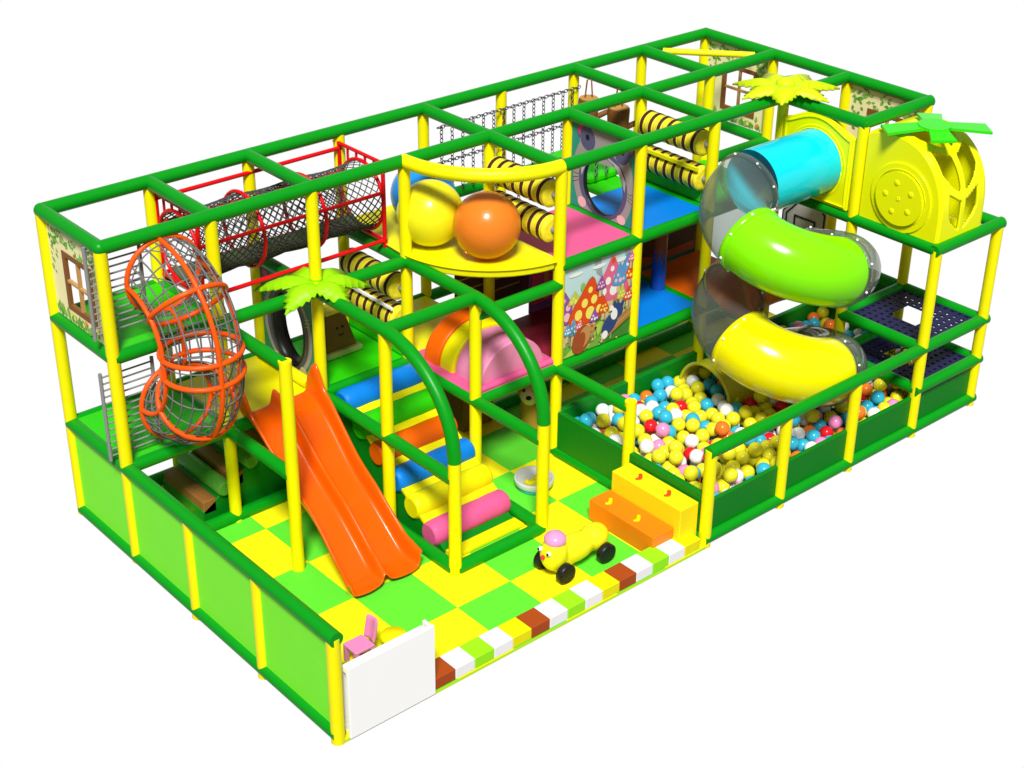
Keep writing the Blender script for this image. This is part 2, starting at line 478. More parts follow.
# ================================================================== BIG BALLS
for c, r, m, lab in (((3.51,2.45,2.40),.31,mat('orange_rubber',(.74,.19,.015),.3,coat=.3),'big orange ball at the front of the yellow balcony'),
                     ((3.29,3.0,2.40),.31,mat('yellow_rubber',(.84,.76,.01),.32,coat=.25),'big yellow ball beside the orange one on the balcony'),
                     ((3.52,3.40,2.40),.31,mat('blue_rubber',(.01,.26,.72),.32,coat=.25),'big blue ball at the back of the balcony behind the yellow one')):
    t = thing('exercise_ball', lab, 'ball', (c[0], c[1], Z2+.085), 'three big balls on the balcony')
    obj('shell', MB().ball(c, r, 48, 32), m, t)
    obj('valve', MB().tube([(c[0]-r*.75, c[1]-.0, c[2]-r*.62), (c[0]-r*.8, c[1], c[2]-r*.66)], .018, 12), m, t)

# ================================================================== BEE ROLLERS
def bee(a, b, r, lab, grp):
    a, b = Vector(a), Vector(b); L = (b-a).length; d = (b-a)/L
    n = 7; pp = []; rr = []; mi = []
    k = 0
    pp += [a, a + d*.004]; rr += [r*.72, r*.9]; mi += [0]
    seglen = (L-.02)/n
    for i in range(n):
        for (t, q, m_) in ((0.0,.94,0),(.1,1.0,0),(.3,1.02,0),(.58,1.0,0),(.62,.965,1),(.87,.965,1),(.91,1.0,0)):
            pp.append(a + d*(.01 + seglen*(i+t))); rr.append(r*q); mi.append(m_)
    pp += [b - d*.006, b]; rr += [r*.92, r*.72]; mi += [0, 0]
    t = thing('striped_roller', lab, 'roller', (a+b)/2, grp)
    mi2 = mi
    obj('padded_cover', MB().tube(pp, rr, 22, matf=lambda i: mi2[min(i+1, len(mi2)-1)] if i < len(mi2) else 0), [BEE, STRIPE], t)
    for e0, e1 in ((a - d*.07, a + d*.01), (b - d*.01, b + d*.07)): obj('axle', MB().tube([e0, e1], .03, 10), STEEL, t)
for x, ya, yb, zs, nm in ((3, 3.93, 3.10, (1.69, 1.36), 'left'), (4, 2.93, 2.10, (2.68, 2.34), 'middle'), (6, 2.93, 2.10, (2.69, 2.33), 'right')):
    where = {'left': 'beside the small palm', 'middle': 'next to the big orange ball', 'right': 'over the far side of the upper blue deck'}[nm]
    for z, ul in zip(zs, ('upper', 'lower')):
        bee((x, ya, z), (x, yb, z),   .13, '%s yellow and brown striped roller %s' % (ul, where), 'bee striped rollers')
obj('guide_board', MB().box((5.87, 2.08, 2.44), (5.90, 2.78, 2.475)), [MATY], loc=(5.9,2.4,2.45), label='thin yellow bar running between the right pair of striped rollers', cat='bar')
obj('guide_board', MB().box((2.87, 3.08, 1.50), (2.89, 3.88, 1.525)), [WHT], loc=(2.88,3.4,1.5), label='thin white bar running between the left pair of striped rollers', cat='bar')

# ================================================================== RED NET TUNNEL
t = thing('net_tunnel', 'black net crawl tunnel in a red painted frame at the back of the upper level', 'net tunnel', (2, 3.62, 2.1))
x0, x1, ya, yb, za, zb = 1.03, 2.97, 3.28, 3.96, 2.12, 2.83
ym, zm, rt = (ya+yb)/2, (za+zb)/2, .335
for z, y in ((za,ya),(za,yb),(zb,ya),(zb,yb)):
    obj('long_bar', MB().tube([(x0-.02,y,z),(x1+.02,y,z)], .02, 10), RED, t)
for y in (ya, yb):
    obj('long_bar', MB().tube([(x0,y,zm+.12),(x1,y,zm+.12)], .018, 10), RED, t)
for x in (x0, x1):
    mb = MB()
    for y in (ya, yb): mb.tube([(x,y,za-.07),(x,y,zb+.07)], .02, 10)
    mb.tube([(x,ya-.05,zb+.05),(x,yb+.08,zb+.05)], .018, 10).tube([(x,ya,za),(x,yb,za)], .02, 10)
    for k in range(1,5):
        y = ya + (yb-ya)*k/5
        dz = sqrt(max(0, rt*rt - (y-ym)**2))
        mb.tube([(x,y,zm+dz),(x,y,zb+.05)], .013, 8)
    mb.tube([(x,ym+rt*cos(a),zm+rt*sin(a)) for a in [2*pi*k/32 for k in range(32)]], .018, 8, closed=True)
    obj('end_frame', mb, RED, t)
for x in (1.68, 2.33):
    obj('hoop', MB().tube([(x,ym+(rt+.01)*cos(a),zm+(rt+.01)*sin(a)) for a in [2*pi*k/36 for k in range(36)]], .018, 8, closed=True), RED, t)
mb = MB()
N = 24
def netpt(u, a):
    x = x0 + (x1-x0)*u
    sag = .04*abs(sin(pi*u*3))
    rr = rt - .015 - sag*(.4+.6*max(0,-sin(a)) )
    return Vector((x, ym + rr*cos(a), zm + rr*sin(a) - sag*.25))
nl = 64
for d in (1, -1):
    for k in range(N):
        mb.tube([netpt(i/nl, 2*pi*(k + d*i*N/ (nl*.92) * 1.0)/N) for i in range(nl+1)],   .0062, 4, cap=False)
obj('net', mb, NET, t, fix=False)
mb = MB().grid([[Vector((x0 + (x1-x0)*u/24, ym + .30*cos(a), zm + .30*sin(a) - .02*abs(sin(pi*u/6)))) for a in [pi*1.30 + pi*.40*k/10 for k in range(11)]] for u in range(25)])
obj('padded_floor', mb, mat('dark_green_canvas', (.07,.10,.05), .8, .3, 12), t, solid=.008)

# ================================================================== ORANGE CAGE TUBE
t = thing('cage_tube', 'curved climbing tube of grey netting on orange hoops linking two left decks', 'climbing tube', (.5, 2.6, 1.5))
rc, RB = .335, .5
yc = 3.0
path = []
for k in range(13):
    a = pi/2*k/12; path.append(Vector((.53, yc - RB*sin(a), 2.1 + RB*cos(a))))
path += [Vector((.53, yc-RB, 2.05)), Vector((.53, yc-RB, 1.98)), ]
for k in range(13):
    a = pi/2*k/12; path.append(Vector((.53, yc - RB*cos(a), 1.92 - RB*sin(a))))
def frame(i):
    T = (path[min(i+1,len(path)-1)] - path[max(i-1,0)]).normalized()
    u = Vector((1,0,0)); w = T.cross(u).normalized(); return u, w
def cp(i, a, r=rc):
    u, w = frame(i); return path[i] + (u*cos(a) + w*sin(a))*r
for i in (0, 6, 12, 15, 21, 27):
    obj('hoop', MB().tube([cp(i, 2*pi*k/36) for k in range(36)], .022, 10, closed=True), ORP, t)
for a in (0, pi/2, pi, 3*pi/2):
    obj('long_bar', MB().tube([cp(i, a + .08) for i in range(len(path))], .021, 10), ORP, t)
mb = MB()
for k in range(22):
    a = 2*pi*(k+.3)/22
    mb.tube([cp(i, a, rc-.006) for i in range(len(path))], .0075, 5, cap=False)
for i in (1,2,3,4,5,7,8,9,10,11,13,16,17,18,19,20,22,23,24,25,26):
    if i in (1,3,5,9,11,17,19,22,24,26,13): mb.tube([cp(i, 2*pi*k/28, rc-.004) for k in range(28)], .0065, 5, closed=True)
for d in (1, -1):
    for k in range(7):
        mb.tube([cp(i, pi + 2*pi*k/7*1.0 + d*i*.22, rc-.01) for i in range(0, 7)], .0055, 4, cap=False)
        mb.tube([cp(27-i, pi + 2*pi*k/7 + d*i*.22, rc-.01) for i in range(0, 7)], .0055, 4, cap=False)
obj('net', mb, GNET, t, fix=False)

# ladders
for z0, z1, n, lab in ((2.17, 2.99, 13, 'upper grey barred ladder grid beside the window panel at the left end'), (1.03, 1.86, 13, 'lower grey barred ladder grid over the lower green deck')):
    t = thing('barred_grid', lab, 'ladder', (.14, 3.075, z0), 'grey barred grids at the left end')
    for x in (-.1, .375): obj('upright', MB().tube([(x,3.075,z0),(x,3.075,z1)], .017, 8), STEEL, t)
    mb = MB()
    for k in range(n):
        z = z0 + .04 + (z1-z0-.08)*k/(n-1)
        mb.tube([(-.1,3.075,z),(.375,3.075,z)], .009, 6)
    obj('rungs', mb, STEEL, t)

# ================================================================== PALMS
def palm(c, Rr, m, lab, phases, droop, ctr):
    c = Vector(c); t = thing('palm_crown', lab, 'palm leaves', c)
    for j, (ph, ln) in enumerate(phases):
        d = Vector((cos(ph), sin(ph), 0)); w = Vector((-sin(ph), cos(ph), 0))
        n = 16; L = []; Rt = []; M_ = []
        for i in range(n+1):
            u = i/n
            p = c + d*(Rr*ln*u) + Vector((0,0, .10*sin(min(1,u*1.6)*pi*.55) - droop*u*u))
            hw = .165*Rr/.5 * (sin(pi*min(1, u*.88+.12))**.8) * (1 - .25*u)
            if i == n: hw = .002
            if i % 2 and i > 3: hw *= .80
            M_.append(p + Vector((0,0,.012)))
            L.append(p + w*hw - Vector((0,0,.035*hw/.13)) - (d*.035 if i % 2 and i>3 else d*0)); Rt.append(p - w*hw - Vector((0,0,.035*hw/.13)) - (d*.035 if i % 2 and i>3 else d*0))
        rows = [[L[i], M_[i], Rt[i]] for i in range(n+1)]
        obj('leaf', MB().grid(rows, smooth=True), m, t, solid=.014)
    obj('hub', MB().ball(c + Vector((0,0,.06)), ctr, 18, 10, sq=(1,1,.6)), m, t)
palm((2, 3, 2.06), .52, PALM, 'lime green palm leaf crown around the post above the roller stair', [(2.43,1.08),(-2.72,1.0),(-1.5,.9),(-.5,.92),(.35,.85),(1.4,.95)], .17, .06)
palm((7, 2, 3.06), .52, PALMY, 'yellow green palm leaf crown on the top rails above the cyan tube', [(-2.5,1.0),(-1.55,1.05),(-.7,1.05),(.2,.95),(1.2,.85),(2.2,1.0),(3.05,1.1)], .10, .10)

# ================================================================== FLAT DRAWINGS
class Plane:
    # coordinates (a, b) along in-plane vectors from an origin, layers step towards n
    def __init__(s, o, u, v, n): s.o, s.u, s.v, s.n = Vector(o), Vector(u), Vector(v), Vector(n)
    def p(s, a, b, k=0): return s.o + s.u*a + s.v*b + s.n*(.0022*k)
def ell(cx_, cy_, rx, ry, n=22, rot=0, a0=0, a1=2*pi):
    o = []
    for k in range(n):
        a = a0 + (a1-a0)*k/(n if a1-a0 > 6.2 else n-1); x, y = rx*cos(a), ry*sin(a)
        o.append((cx_ + x*cos(rot) - y*sin(rot), cy_ + x*sin(rot) + y*cos(rot)))
    return o
class Draw:
    def __init__(s, pl): s.pl = pl; s.mb = MB(); s.mats = []; s.k = 1
    def poly(s, pts, m, k=None):
        if m not in s.mats: s.mats.append(m)
        s.k += .03
        s.mb.add([s.pl.p(a, b, s.k if k is None else k) for a, b in pts], [tuple(range(len(pts)))], False, s.mats.index(m))
    def line(s, a, b, w, m):
        a, b = Vector(a), Vector(b); d = (b-a).normalized(); q = Vector((-d.y, d.x))*w/2
        s.poly([tuple(a+q), tuple(b+q), tuple(b-q), tuple(a-q)], m)
    def done(s, name, parent): return obj(name, s.mb, s.mats, parent, fix=False)
def holed(pl, x0, y0, x1, y1, inner, th, mb):
    # rectangle with a hole whose outline is `inner` (list of (a,b)) ; outer points by ray from its centre
    c = Vector((sum(p[0] for p in inner)/len(inner), sum(p[1] for p in inner)/len(inner)))
    outer = []
    for p in inner:
        d = Vector(p) - c; ts = []
        if d.x > 1e-9: ts.append((x1-c.x)/d.x)
        if d.x < -1e-9: ts.append((x0-c.x)/d.x)
        if d.y > 1e-9: ts.append((y1-c.y)/d.y)
        if d.y < -1e-9: ts.append((y0-c.y)/d.y)
        q = c + d*min(ts)
        # snap near corners
        for X in (x0, x1):
            for Y in (y0, y1):
                if abs(q.x-X) + abs(q.y-Y) < .05: q = Vector((X, Y))
        outer.append((q.x, q.y))
    mb.ring([pl.p(*p) for p in outer], [pl.p(*p) for p in inner], -pl.n*th)
    return mb

def m_(n, c): return mat('printed_' + n, c, .5, vary=.06)
P_SKY = m_('pale_sky', (.50,.68,.72)); P_GRASS = m_('meadow', (.16,.40,.05)); P_DGR = m_('dark_meadow', (.05,.22,.03)); P_RED = m_('red', (.72,.07,.01))
P_YDOT = m_('pale_yellow', (.86,.74,.12)); P_PINK = m_('pink', (.72,.13,.24)); P_WHITE = m_('white', (.8,.82,.8)); P_BLUE = m_('blue', (.10,.30,.62))
P_PURP = m_('purple', (.30,.08,.36)); P_STEM = m_('stem', (.62,.50,.26)); P_STEMD = m_('stem_shadow', (.36,.26,.11)); P_HILL = m_('grey_peak', (.30,.36,.38)); P_BROWN = m_('red_brown', (.34,.07,.02)); P_BRL = m_('light_brown', (.52,.25,.08))
P_LOG = m_('log', (.40,.20,.05)); P_NAVY = m_('navy', (.03,.06,.2)); P_GREY = m_('grey', (.34,.32,.31)); P_SLATE = m_('slate', (.10,.10,.2)); P_HOT = m_('hot_pink', (.78,.06,.16))
P_LP = m_('light_pink', (.8,.5,.5)); P_YG = m_('yellow_green', (.45,.58,.08)); P_OR = m_('orange', (.85,.25,.03)); P_MOON = m_('dark_brown', (.07,.03,.012)); P_TEALD = m_('deep_teal', (.012,.14,.16)); P_GR2 = m_('light_grey', (.5,.5,.48))
P_MID = m_('mid_leaf', (.25,.48,.10))

# ---- mushroom mural (y = 2 plane, x 4..5, z 1..2), seen from -y
t = thing('mural_panel', 'printed panel of spotted mushrooms, a brown hedgehog and a small blue and white animal', 'mural', (4.5, 2, 1.0))
pl = Plane((4.05, 1.985, 1.02), (1,0,0), (0,0,1), (0,-1,0))
obj('board', MB().box((4.05,1.987,1.02),(4.95,2.01,1.95)), P_SKY, t)
d = Draw(pl); WD, HT = .90, .93
def clip(p): return [(min(max(a,0.004),WD-.004), min(max(b,0.004),HT-.004)) for a,b in p]
def P(pts, m): d.poly(clip(pts), m)
P([(0,0),(WD,0),(WD,.44),(.7,.50),(.45,.46),(.2,.38),(0,.36)], P_DGR)
P([(.42,.92),(.50,.66),(.56,.92)], P_HILL) if False else None
P([(.38,.93),(.47,.93),(.50,.72),(.42,.78)], P_HILL); P([(.78,.93),(.86,.93),(.88,.70),(.80,.80)], P_HILL)
P([(0,0),(.55,0),(.72,.16),(.9,.28),(.9,.34),(.62,.30),(.36,.24),(.14,.14),(0,.22)], P_GRASS)
P([(0,.0),(.30,0),(.60,.22),(.50,.26),(.2,.12)], P_YG)
def shroom(x, y, w, h, cap, dots, stem_h, lean=0, spots=6):
    P([(x-w*.22,y-stem_h),(x+w*.22,y-stem_h),(x+w*.16,y+.02),(x-w*.16,y+.02)], P_STEM)
    P([(x+w*.04,y-stem_h),(x+w*.22,y-stem_h),(x+w*.16,y+.02),(x+w*.06,y+.02)], P_STEMD)
    prof = [(-.5,-.02),(-.51,.10),(-.45,.30),(-.34,.5),(-.22,.68),(-.13,.86),(-.06,.98),(.02,1.03),(.09,.95),(.15,.80),(.24,.62),(.36,.46),(.46,.28),(.51,.10),(.5,-.02),(.3,-.10),(0,-.14),(-.3,-.10)]
    P([(x+a*w*1.06 + lean*b*w, y+b*h*1.04-.006) for a,b in prof], P_BROWN if cap is P_RED else P_SLATE if cap is P_BLUE else P_MOON if cap is P_PURP else P_HOT)
    P([(x+a*w + lean*b*w, y+b*h) for a,b in prof], cap)
    for a, b, r in [(-.26,.16,.10),(.06,.12,.12),(.30,.14,.08),(-.12,.42,.085),(.13,.44,.085),(0,.72,.06),(-.38,.02,.05)][:spots+1]:
        P(ell(x+a*w+lean*b*w, y+b*h, r*w, r*w*1.15, 14), dots)
for k in range(7): P([(.58+.05*k,.22),(.60+.05*k,.22),(.595+.05*k,.50)], P_STEM)
for k in range(16): P(ell(.03+.06*k, .43+.05*sin(k*2.3), .06, .06+.02*sin(k), 12), [P_DGR,P_MID,P_GRASS][k % 3])
for k in range(9): P(ell(.05+.1*k, .80+.05*sin(k*1.9), .09, .02, 14), P_WHITE) if k in (1,4,7) else None
shroom(.03,.40,.34,.30,P_PURP,P_LP,.28,-.1)
shroom(.80,.52,.32,.34,P_BLUE,P_WHITE,.26,.1)
shroom(.88,.54,.20,.26,P_PURP,P_LP,.26,0,3)
shroom(.86,.62,.14,.14,P_RED,P_YDOT,.1,0,3)
shroom(.62,.50,.42,.38,P_PINK,P_WHITE,.28,0)
shroom(.72,.60,.18,.20,P_BLUE,P_LP,.1,0,3)
P(ell(.63,.86,.028,.035),P_RED)
shroom(.14,.56,.16,.12,P_YG,P_YDOT,.14,0,3); P(ell(.24,.70,.03,.04),P_MID); P([(.22,.60),(.25,.60),(.25,.70),(.235,.70)],P_MID)
shroom(.31,.35,.48,.40,P_RED,P_YDOT,.28,.08)
shroom(.13,.24,.13,.15,P_BLUE,P_WHITE,.13,0,4)
shroom(.40,.30,.12,.12,P_PURP,P_WHITE,.12,0,3)
for k in range(26):
    a = rnd.uniform(0,.9); b = rnd.choice([rnd.uniform(0,.14), rnd.uniform(.22,.30)]); h = rnd.uniform(.05,.11)
    P([(a-.012,b),(a+.012,b),(a+rnd.uniform(-.03,.03),b+h)], rnd.choice([P_DGR,P_MID,P_GRASS]))
for a in (.46,.52,.58): P(ell(a+.02,.38,.05,.05,12), P_MID) if False else None
for (x_s, y_s, w_s, c_s, k_s) in ((.52,.36,.13,P_RED,P_YDOT),(.75,.44,.12,P_YG,P_YDOT),(.84,.40,.12,P_RED,P_WHITE),(.47,.62,.12,P_PURP,P_LP),(.20,.28,.09,P_PINK,P_WHITE),(.05,.26,.10,P_BLUE,P_WHITE),(.86,.80,.09,P_PINK,P_WHITE)):
    shroom(x_s, y_s, w_s, w_s*1.05, c_s, k_s, .09, .05, 4)
for k in range(30):
    a_ = rnd.uniform(.02,.88); b_ = rnd.uniform(.02,.16) if k % 2 else rnd.uniform(.26,.36); P(ell(a_, b_, .012, .009, 8), rnd.choice([P_YG,P_MID,P_DGR,P_YDOT]))
# brown hedgehog
P(ell(.23,.15,.115,.15,24,rot=-.35), P_BROWN); P(ell(.27,.17,.075,.11,20,rot=-.35), P_BRL); P(ell(.22,.13,.06,.10,18,rot=-.3), P_BROWN)
P(ell(.36,.235,.055,.038,16,rot=-.3), P_BRL); P(ell(.415,.215,.016,.014,10), BLACK); P(ell(.365,.25,.009,.012,8), BLACK)
# logs
for k in range(3): P([(.50,.03+.035*k),(.88,.20+.035*k),(.88,.235+.035*k),(.50,.062+.035*k)], [P_LOG,P_BRL,P_LOG][k]); P(ell(.50,.047+.035*k,.016,.018,10), P_STEM)
# small blue and white animal
P(ell(.60,.20,.085,.13,20,rot=-.75), P_NAVY); P(ell(.70,.31,.075,.085,20), P_NAVY); P(ell(.655,.29,.045,.065,18,rot=.2), P_WHITE); P(ell(.54,.10,.04,.045,14), P_WHITE)
P(ell(.625,.35,.028,.05,14,rot=.5), P_WHITE); P(ell(.615,.325,.012,.012,8), BLACK); P(ell(.76,.37,.022,.035,12,rot=-.4), P_NAVY); P(ell(.66,.395,.02,.035,12,rot=.2), P_NAVY)
d.done('print', t)

# ---- window panels with vines (x plane)
def vine_panel(xp, y0, y1, nx, lab, seed):
    r = random.Random(seed)
    t = thing('window_panel', lab, 'wall panel', (xp, (y0+y1)/2, Z2))
    s = nx                                  # facing direction sign along x
    pl = Plane((xp, y1, 2.07), (0,-1,0), (0,0,1), (s,0,0)) if s < 0 else Plane((xp, y0, 2.07), (0,1,0), (0,0,1), (s,0,0))
    Wd, H = y1-y0, .87
    wx0, wx1, wy0, wy1 = .27, .70, .16, .62
    inner = [(wx0,wy0),((wx0+wx1)/2,wy0),(wx1,wy0),(wx1,(wy0+wy1)/2),(wx1,wy1),((wx0+wx1)/2,wy1),(wx0,wy1),(wx0,(wy0+wy1)/2)]
    outer = [(0,0),((wx0+wx1)/2,0),(Wd,0),(Wd,(wy0+wy1)/2),(Wd,H),((wx0+wx1)/2,H),(0,H),(0,(wy0+wy1)/2)]
    mb = MB().ring([pl.p(*p) for p in outer], [pl.p(*p) for p in inner], -pl.n*.02)
    obj('board', mb, CREAM, t)
    mb = MB()
    def bar(a, b, c, e, th=.014):
        P0 = pl.p(a, b); mb.prism([pl.p(a,b)+pl.n*.008, pl.p(c,b)+pl.n*.008, pl.p(c,e)+pl.n*.008, pl.p(a,e)+pl.n*.008], -pl.n*.03)
    f = .035
    bar(wx0-f,wy0-f,wx0+.012,wy1+f); bar(wx1-.012,wy0-f,wx1+f,wy1+f); bar(wx0+.014,wy0-f,wx1-.014,wy0+.012); bar(wx0+.014,wy1-.012,wx1-.014,wy1+f)
    fr_ = obj('window_frame', mb, WOODP, t)
    mb = MB(); bar((wx0+wx1)/2-.012,wy0+.014,(wx0+wx1)/2+.012,(wy0+wy1)/2-.014); bar((wx0+wx1)/2-.012,(wy0+wy1)/2+.014,(wx0+wx1)/2+.012,wy1-.014); bar(wx0+.014,(wy0+wy1)/2-.012,wx1-.014,(wy0+wy1)/2+.012)
    obj('glazing_bars', mb, WOODL, fr_)
    d = Draw(pl)
    def leaf(a, b, L, ang, m):
        q = [(0,0),(.4,.28),(1,0),(.4,-.28)]
        d.poly([(min(max(a+L*(x*cos(ang)-y*sin(ang)),.003),Wd-.003), min(max(b+L*(x*sin(ang)+y*cos(ang)),.003),H-.003)) for x,y in q], m)
    # vine swags on top
    for k in range(4):
        xa, xb = Wd*k/4, Wd*(k+1)/4; dep = r.uniform(.10,.22)
        for i in range(9):
            u = i/8; a = xa+(xb-xa)*u; b = H-.03 - dep*sin(pi*u)
            if wx0-.05 < a < wx1+.05 and b < wy1+.05: b = wy1+.06
            for _ in range(2): leaf(a, b, r.uniform(.04,.075), r.uniform(0,6.28), r.choice([LEAFP,P_MID,LEAFQ]))
    for a0, dep in ((.06,.42),(.14,.28),(Wd-.05,.5),(Wd-.13,.25)):
        for i in range(int(dep/.05)):
            leaf(a0 + r.uniform(-.02,.02), H-.06-i*.055, r.uniform(.04,.07), r.choice([-.6,3.7,-1.6]), r.choice([LEAFP,P_MID]))
    for i in range(46):
        a = r.uniform(.01,Wd-.01); b = r.uniform(0,.10)
        if wx0-.05 < a < wx1+.05: b = min(b,.02)
        leaf(a, b, r.uniform(.05,.10), r.uniform(.9,2.2), r.choice([LEAFP,LEAFQ,P_MID]))
    for i in range(6):
        a = r.uniform(.05,Wd-.05); b = r.uniform(.05,.10)
        d.poly(ell(a,b,.022,.022,8), r.choice([P_WHITE,P_YDOT,P_OR]))
    d.done('print', t)
vine_panel(-.0, 3.06, 3.94, -1, 'cream window panel with printed vines at the left end of the upper level', 3)
vine_panel(8.0, 3.06, 3.94, -1, 'cream window panel with printed vines at the far back corner', 5)
vine_panel(8.0, 1.06, 1.94, -1, 'cream window panel with printed vines behind the fruit house', 8)

# ---- raccoon panel x = 5, y 2..3, z 2..3, seen from -x (u = -y)
t = thing('raccoon_panel', 'crawl-through panel painted as a grey raccoon with a tall oval mouth hole', 'painted panel', (5, 2.5, Z2))
pl = Plane((5.0, 2.94, 2.07), (0,-1,0), (0,0,1), (-1,0,0)); Wd, H = .88, .88
hx, hy, hrx, hry = .45, .31, .275, .275
hc = ell(hx, hy, hrx, hry*1.06, 48)
obj('board', holed(pl, 0, 0, Wd, H, hc, .03, MB()), TEAL, t)
d = Draw(pl)
def ringd(A, B, m):
    if m not in d.mats: d.mats.append(m)
    d.k += .03; n = len(A); vs = [d.pl.p(a,b,d.k) for a,b in A] + [d.pl.p(a,b,d.k) for a,b in B]
    d.mb.add(vs, [(i,(i+1)%n,n+(i+1)%n,n+i) for i in range(n)], False, d.mats.index(m))
def cl(p): return [(min(max(a,.004),Wd-.004), min(max(b,.004),H-.004)) for a,b in p]
d.poly(ell(.17,.78,.10,.09,16), P_SLATE); d.poly(ell(.14,.79,.06,.06,14), P_HOT); d.poly(ell(.75,.78,.10,.09,16), P_SLATE); d.poly(ell(.78,.79,.055,.055,14), P_HOT)
hl = ell(hx, hy, hrx-.001, hry*1.06-.001, 48)
obj('hole_rim', MB().grid([[pl.p(a_,b_) - pl.n*k_ for a_,b_ in hl+hl[:1]] for k_ in (0,.02,.045)]), BLACK, t, solid=.004)
o1 = [(hx+ (a-hx)*1.52, hy+.06+(b-hy)*1.75) for a,b in hc]
ringd(cl(o1), hc, P_GREY)
d.poly(cl(ell(.45,.70,.34,.165,30)), P_GREY)
d.poly(ell(.22,.735,.105,.125,22,rot=.3), P_SLATE); d.poly(ell(.70,.72,.10,.12,22,rot=-.3), P_SLATE)
ringd(cl([(hx+(a-hx)*1.22, hy+.02+(b-hy)*1.20) for a,b in hc]), hc, P_SLATE)
for sgn in (1,-1):
    d.poly([(hx+sgn*.05,.625),(hx+sgn*.22,.57),(hx+sgn*.31,.44),(hx+sgn*.30,.34),(hx+sgn*.25,.45),(hx+sgn*.14,.575),(hx+sgn*.04,.61)], P_GR2)
    for k in range(3): d.line((hx+sgn*.34,.28+.03*k),(hx+sgn*.42,.24+.05*k),.006,BLACK)
d.poly(ell(.22,.745,.028,.03,14), BLACK); d.poly(ell(.70,.73,.028,.03,14), BLACK)
d.poly(ell(.45,.665,.07,.045,18), BLACK); d.poly(ell(.43,.68,.018,.012,10), P_WHITE)
d.poly(cl(ell(.17,.07,.06,.055,14)), P_LP); d.poly(cl(ell(.72,.05,.06,.05,14)), P_LP)
d.done('print', t)

# ---- badger panel x = 2, y 3..4, z 1..2
t = thing('badger_panel', 'green crawl-through panel painted as a dark grey animal with a white-rimmed oval hole', 'painted panel', (2, 3.5, Z1))
pl = Plane((2.0, 3.93, 1.0), (0,-1,0), (0,0,1), (-1,0,0)); Wd, H = .86, .94
hx, hy = .42, .43
hc = ell(hx, hy, .25, .365, 48)
obj('board', holed(pl, 0, 0, Wd, H, hc, .03, MB()), mat('panel_green', (.02,.26,.10), .5), t)
d = Draw(pl)
hl = ell(hx, hy, .249, .364, 48)
obj('hole_rim', MB().grid([[pl.p(a_,b_) - pl.n*k_ for a_,b_ in hl+hl[:1]] for k_ in (0,.07,.14)]), BLACK, t, solid=.004)
ringd(cl([(hx+(a-hx)*1.58, hy+(b-hy)*1.22) for a,b in hc]), hc, P_GREY)
ringd(cl([(hx+(a-hx)*1.36, hy+(b-hy)*1.14) for a,b in hc]), hc, m_('charcoal', (.09,.09,.10)))
ringd([(hx+(a-hx)*1.12, hy+(b-hy)*1.07) for a,b in hc], hc, BLACK)
for s2 in (1,-1):
    d.poly(cl(ell(hx+s2*.34,.87,.08,.07,14)), P_SLATE); d.poly(cl(ell(hx+s2*.34,.87,.04,.035,12)), P_HOT)
    for k in range(3): d.line((hx+s2*.29,.55+.035*k),(hx+s2*.38,.58+.04*k),.006,P_GR2)
    d.poly(cl(ell(hx+s2*.22,.04,.06,.07,14)), P_STEM)
d.done('print', t)

# ---- scenic boards in the interior
t = thing('scenic_board', 'dark painted forest board behind the lower blue deck', 'painted panel', (6, 3.0, 1))
pl = Plane((5.05, 2.99, 1.0), (1,0,0), (0,0,1), (0,-1,0))
obj('board', MB().box((5.05,2.992,.84),(6.95,3.012,1.93)), P_TEALD, t)
d = Draw(pl)
d.poly([(0.02,.02),(1.88,.02),(1.88,.22),(1.5,.16),(1.1,.34),(.8,.26),(.3,.30),(.02,.2)], P_BROWN)
d.poly([(.85,.2),(1.1,.45),(1.25,.85),(1.4,.9),(1.6,.6),(1.86,.4),(1.86,.12),(1.2,.1)], P_MOON)
d.poly([(.75,.92),(.85,.78),(1.05,.74),(1.2,.92)], P_GRASS)
d.poly([(1.25,.52),(1.35,.62),(1.5,.56),(1.4,.48)], P_DGR)
d.done('print', t)
t = thing('scenic_board', 'painted board in purple and red with an orange stripe behind the mushroom mural', 'painted panel', (4.75, 2.97, 1))
obj('board', MB().box((4.5,2.96,.99),(4.94,2.975,1.93)), P_PURP, t)
pl = Plane((4.5, 2.957, 1.06), (1,0,0), (0,0,1), (0,-1,0)); d = Draw(pl)
d.poly([(.02,.02),(.42,.02),(.42,.4),(.2,.55),(.02,.4)], P_HOT); d.poly([(.19,.04),(.25,.04),(.25,.84),(.19,.84)], P_OR); d.poly([(.02,.6),(.15,.5),(.16,.84),(.02,.84)], P_NAVY)
d.done('print', t)
t = thing('scenic_board', 'dark brown panelled board under the yellow balcony', 'painted panel', (4.2, 3.0, 1))
obj('board', MB().box((3.64,3.072,1.12),(4.62,3.09,1.93)), P_MOON, t)
mb = MB()
for k in range(5): mb.box((3.66, 3.062, 1.32+.12*k), (4.46, 3.071, 1.335+.12*k))
obj('planks', mb, P_STEMD, t)

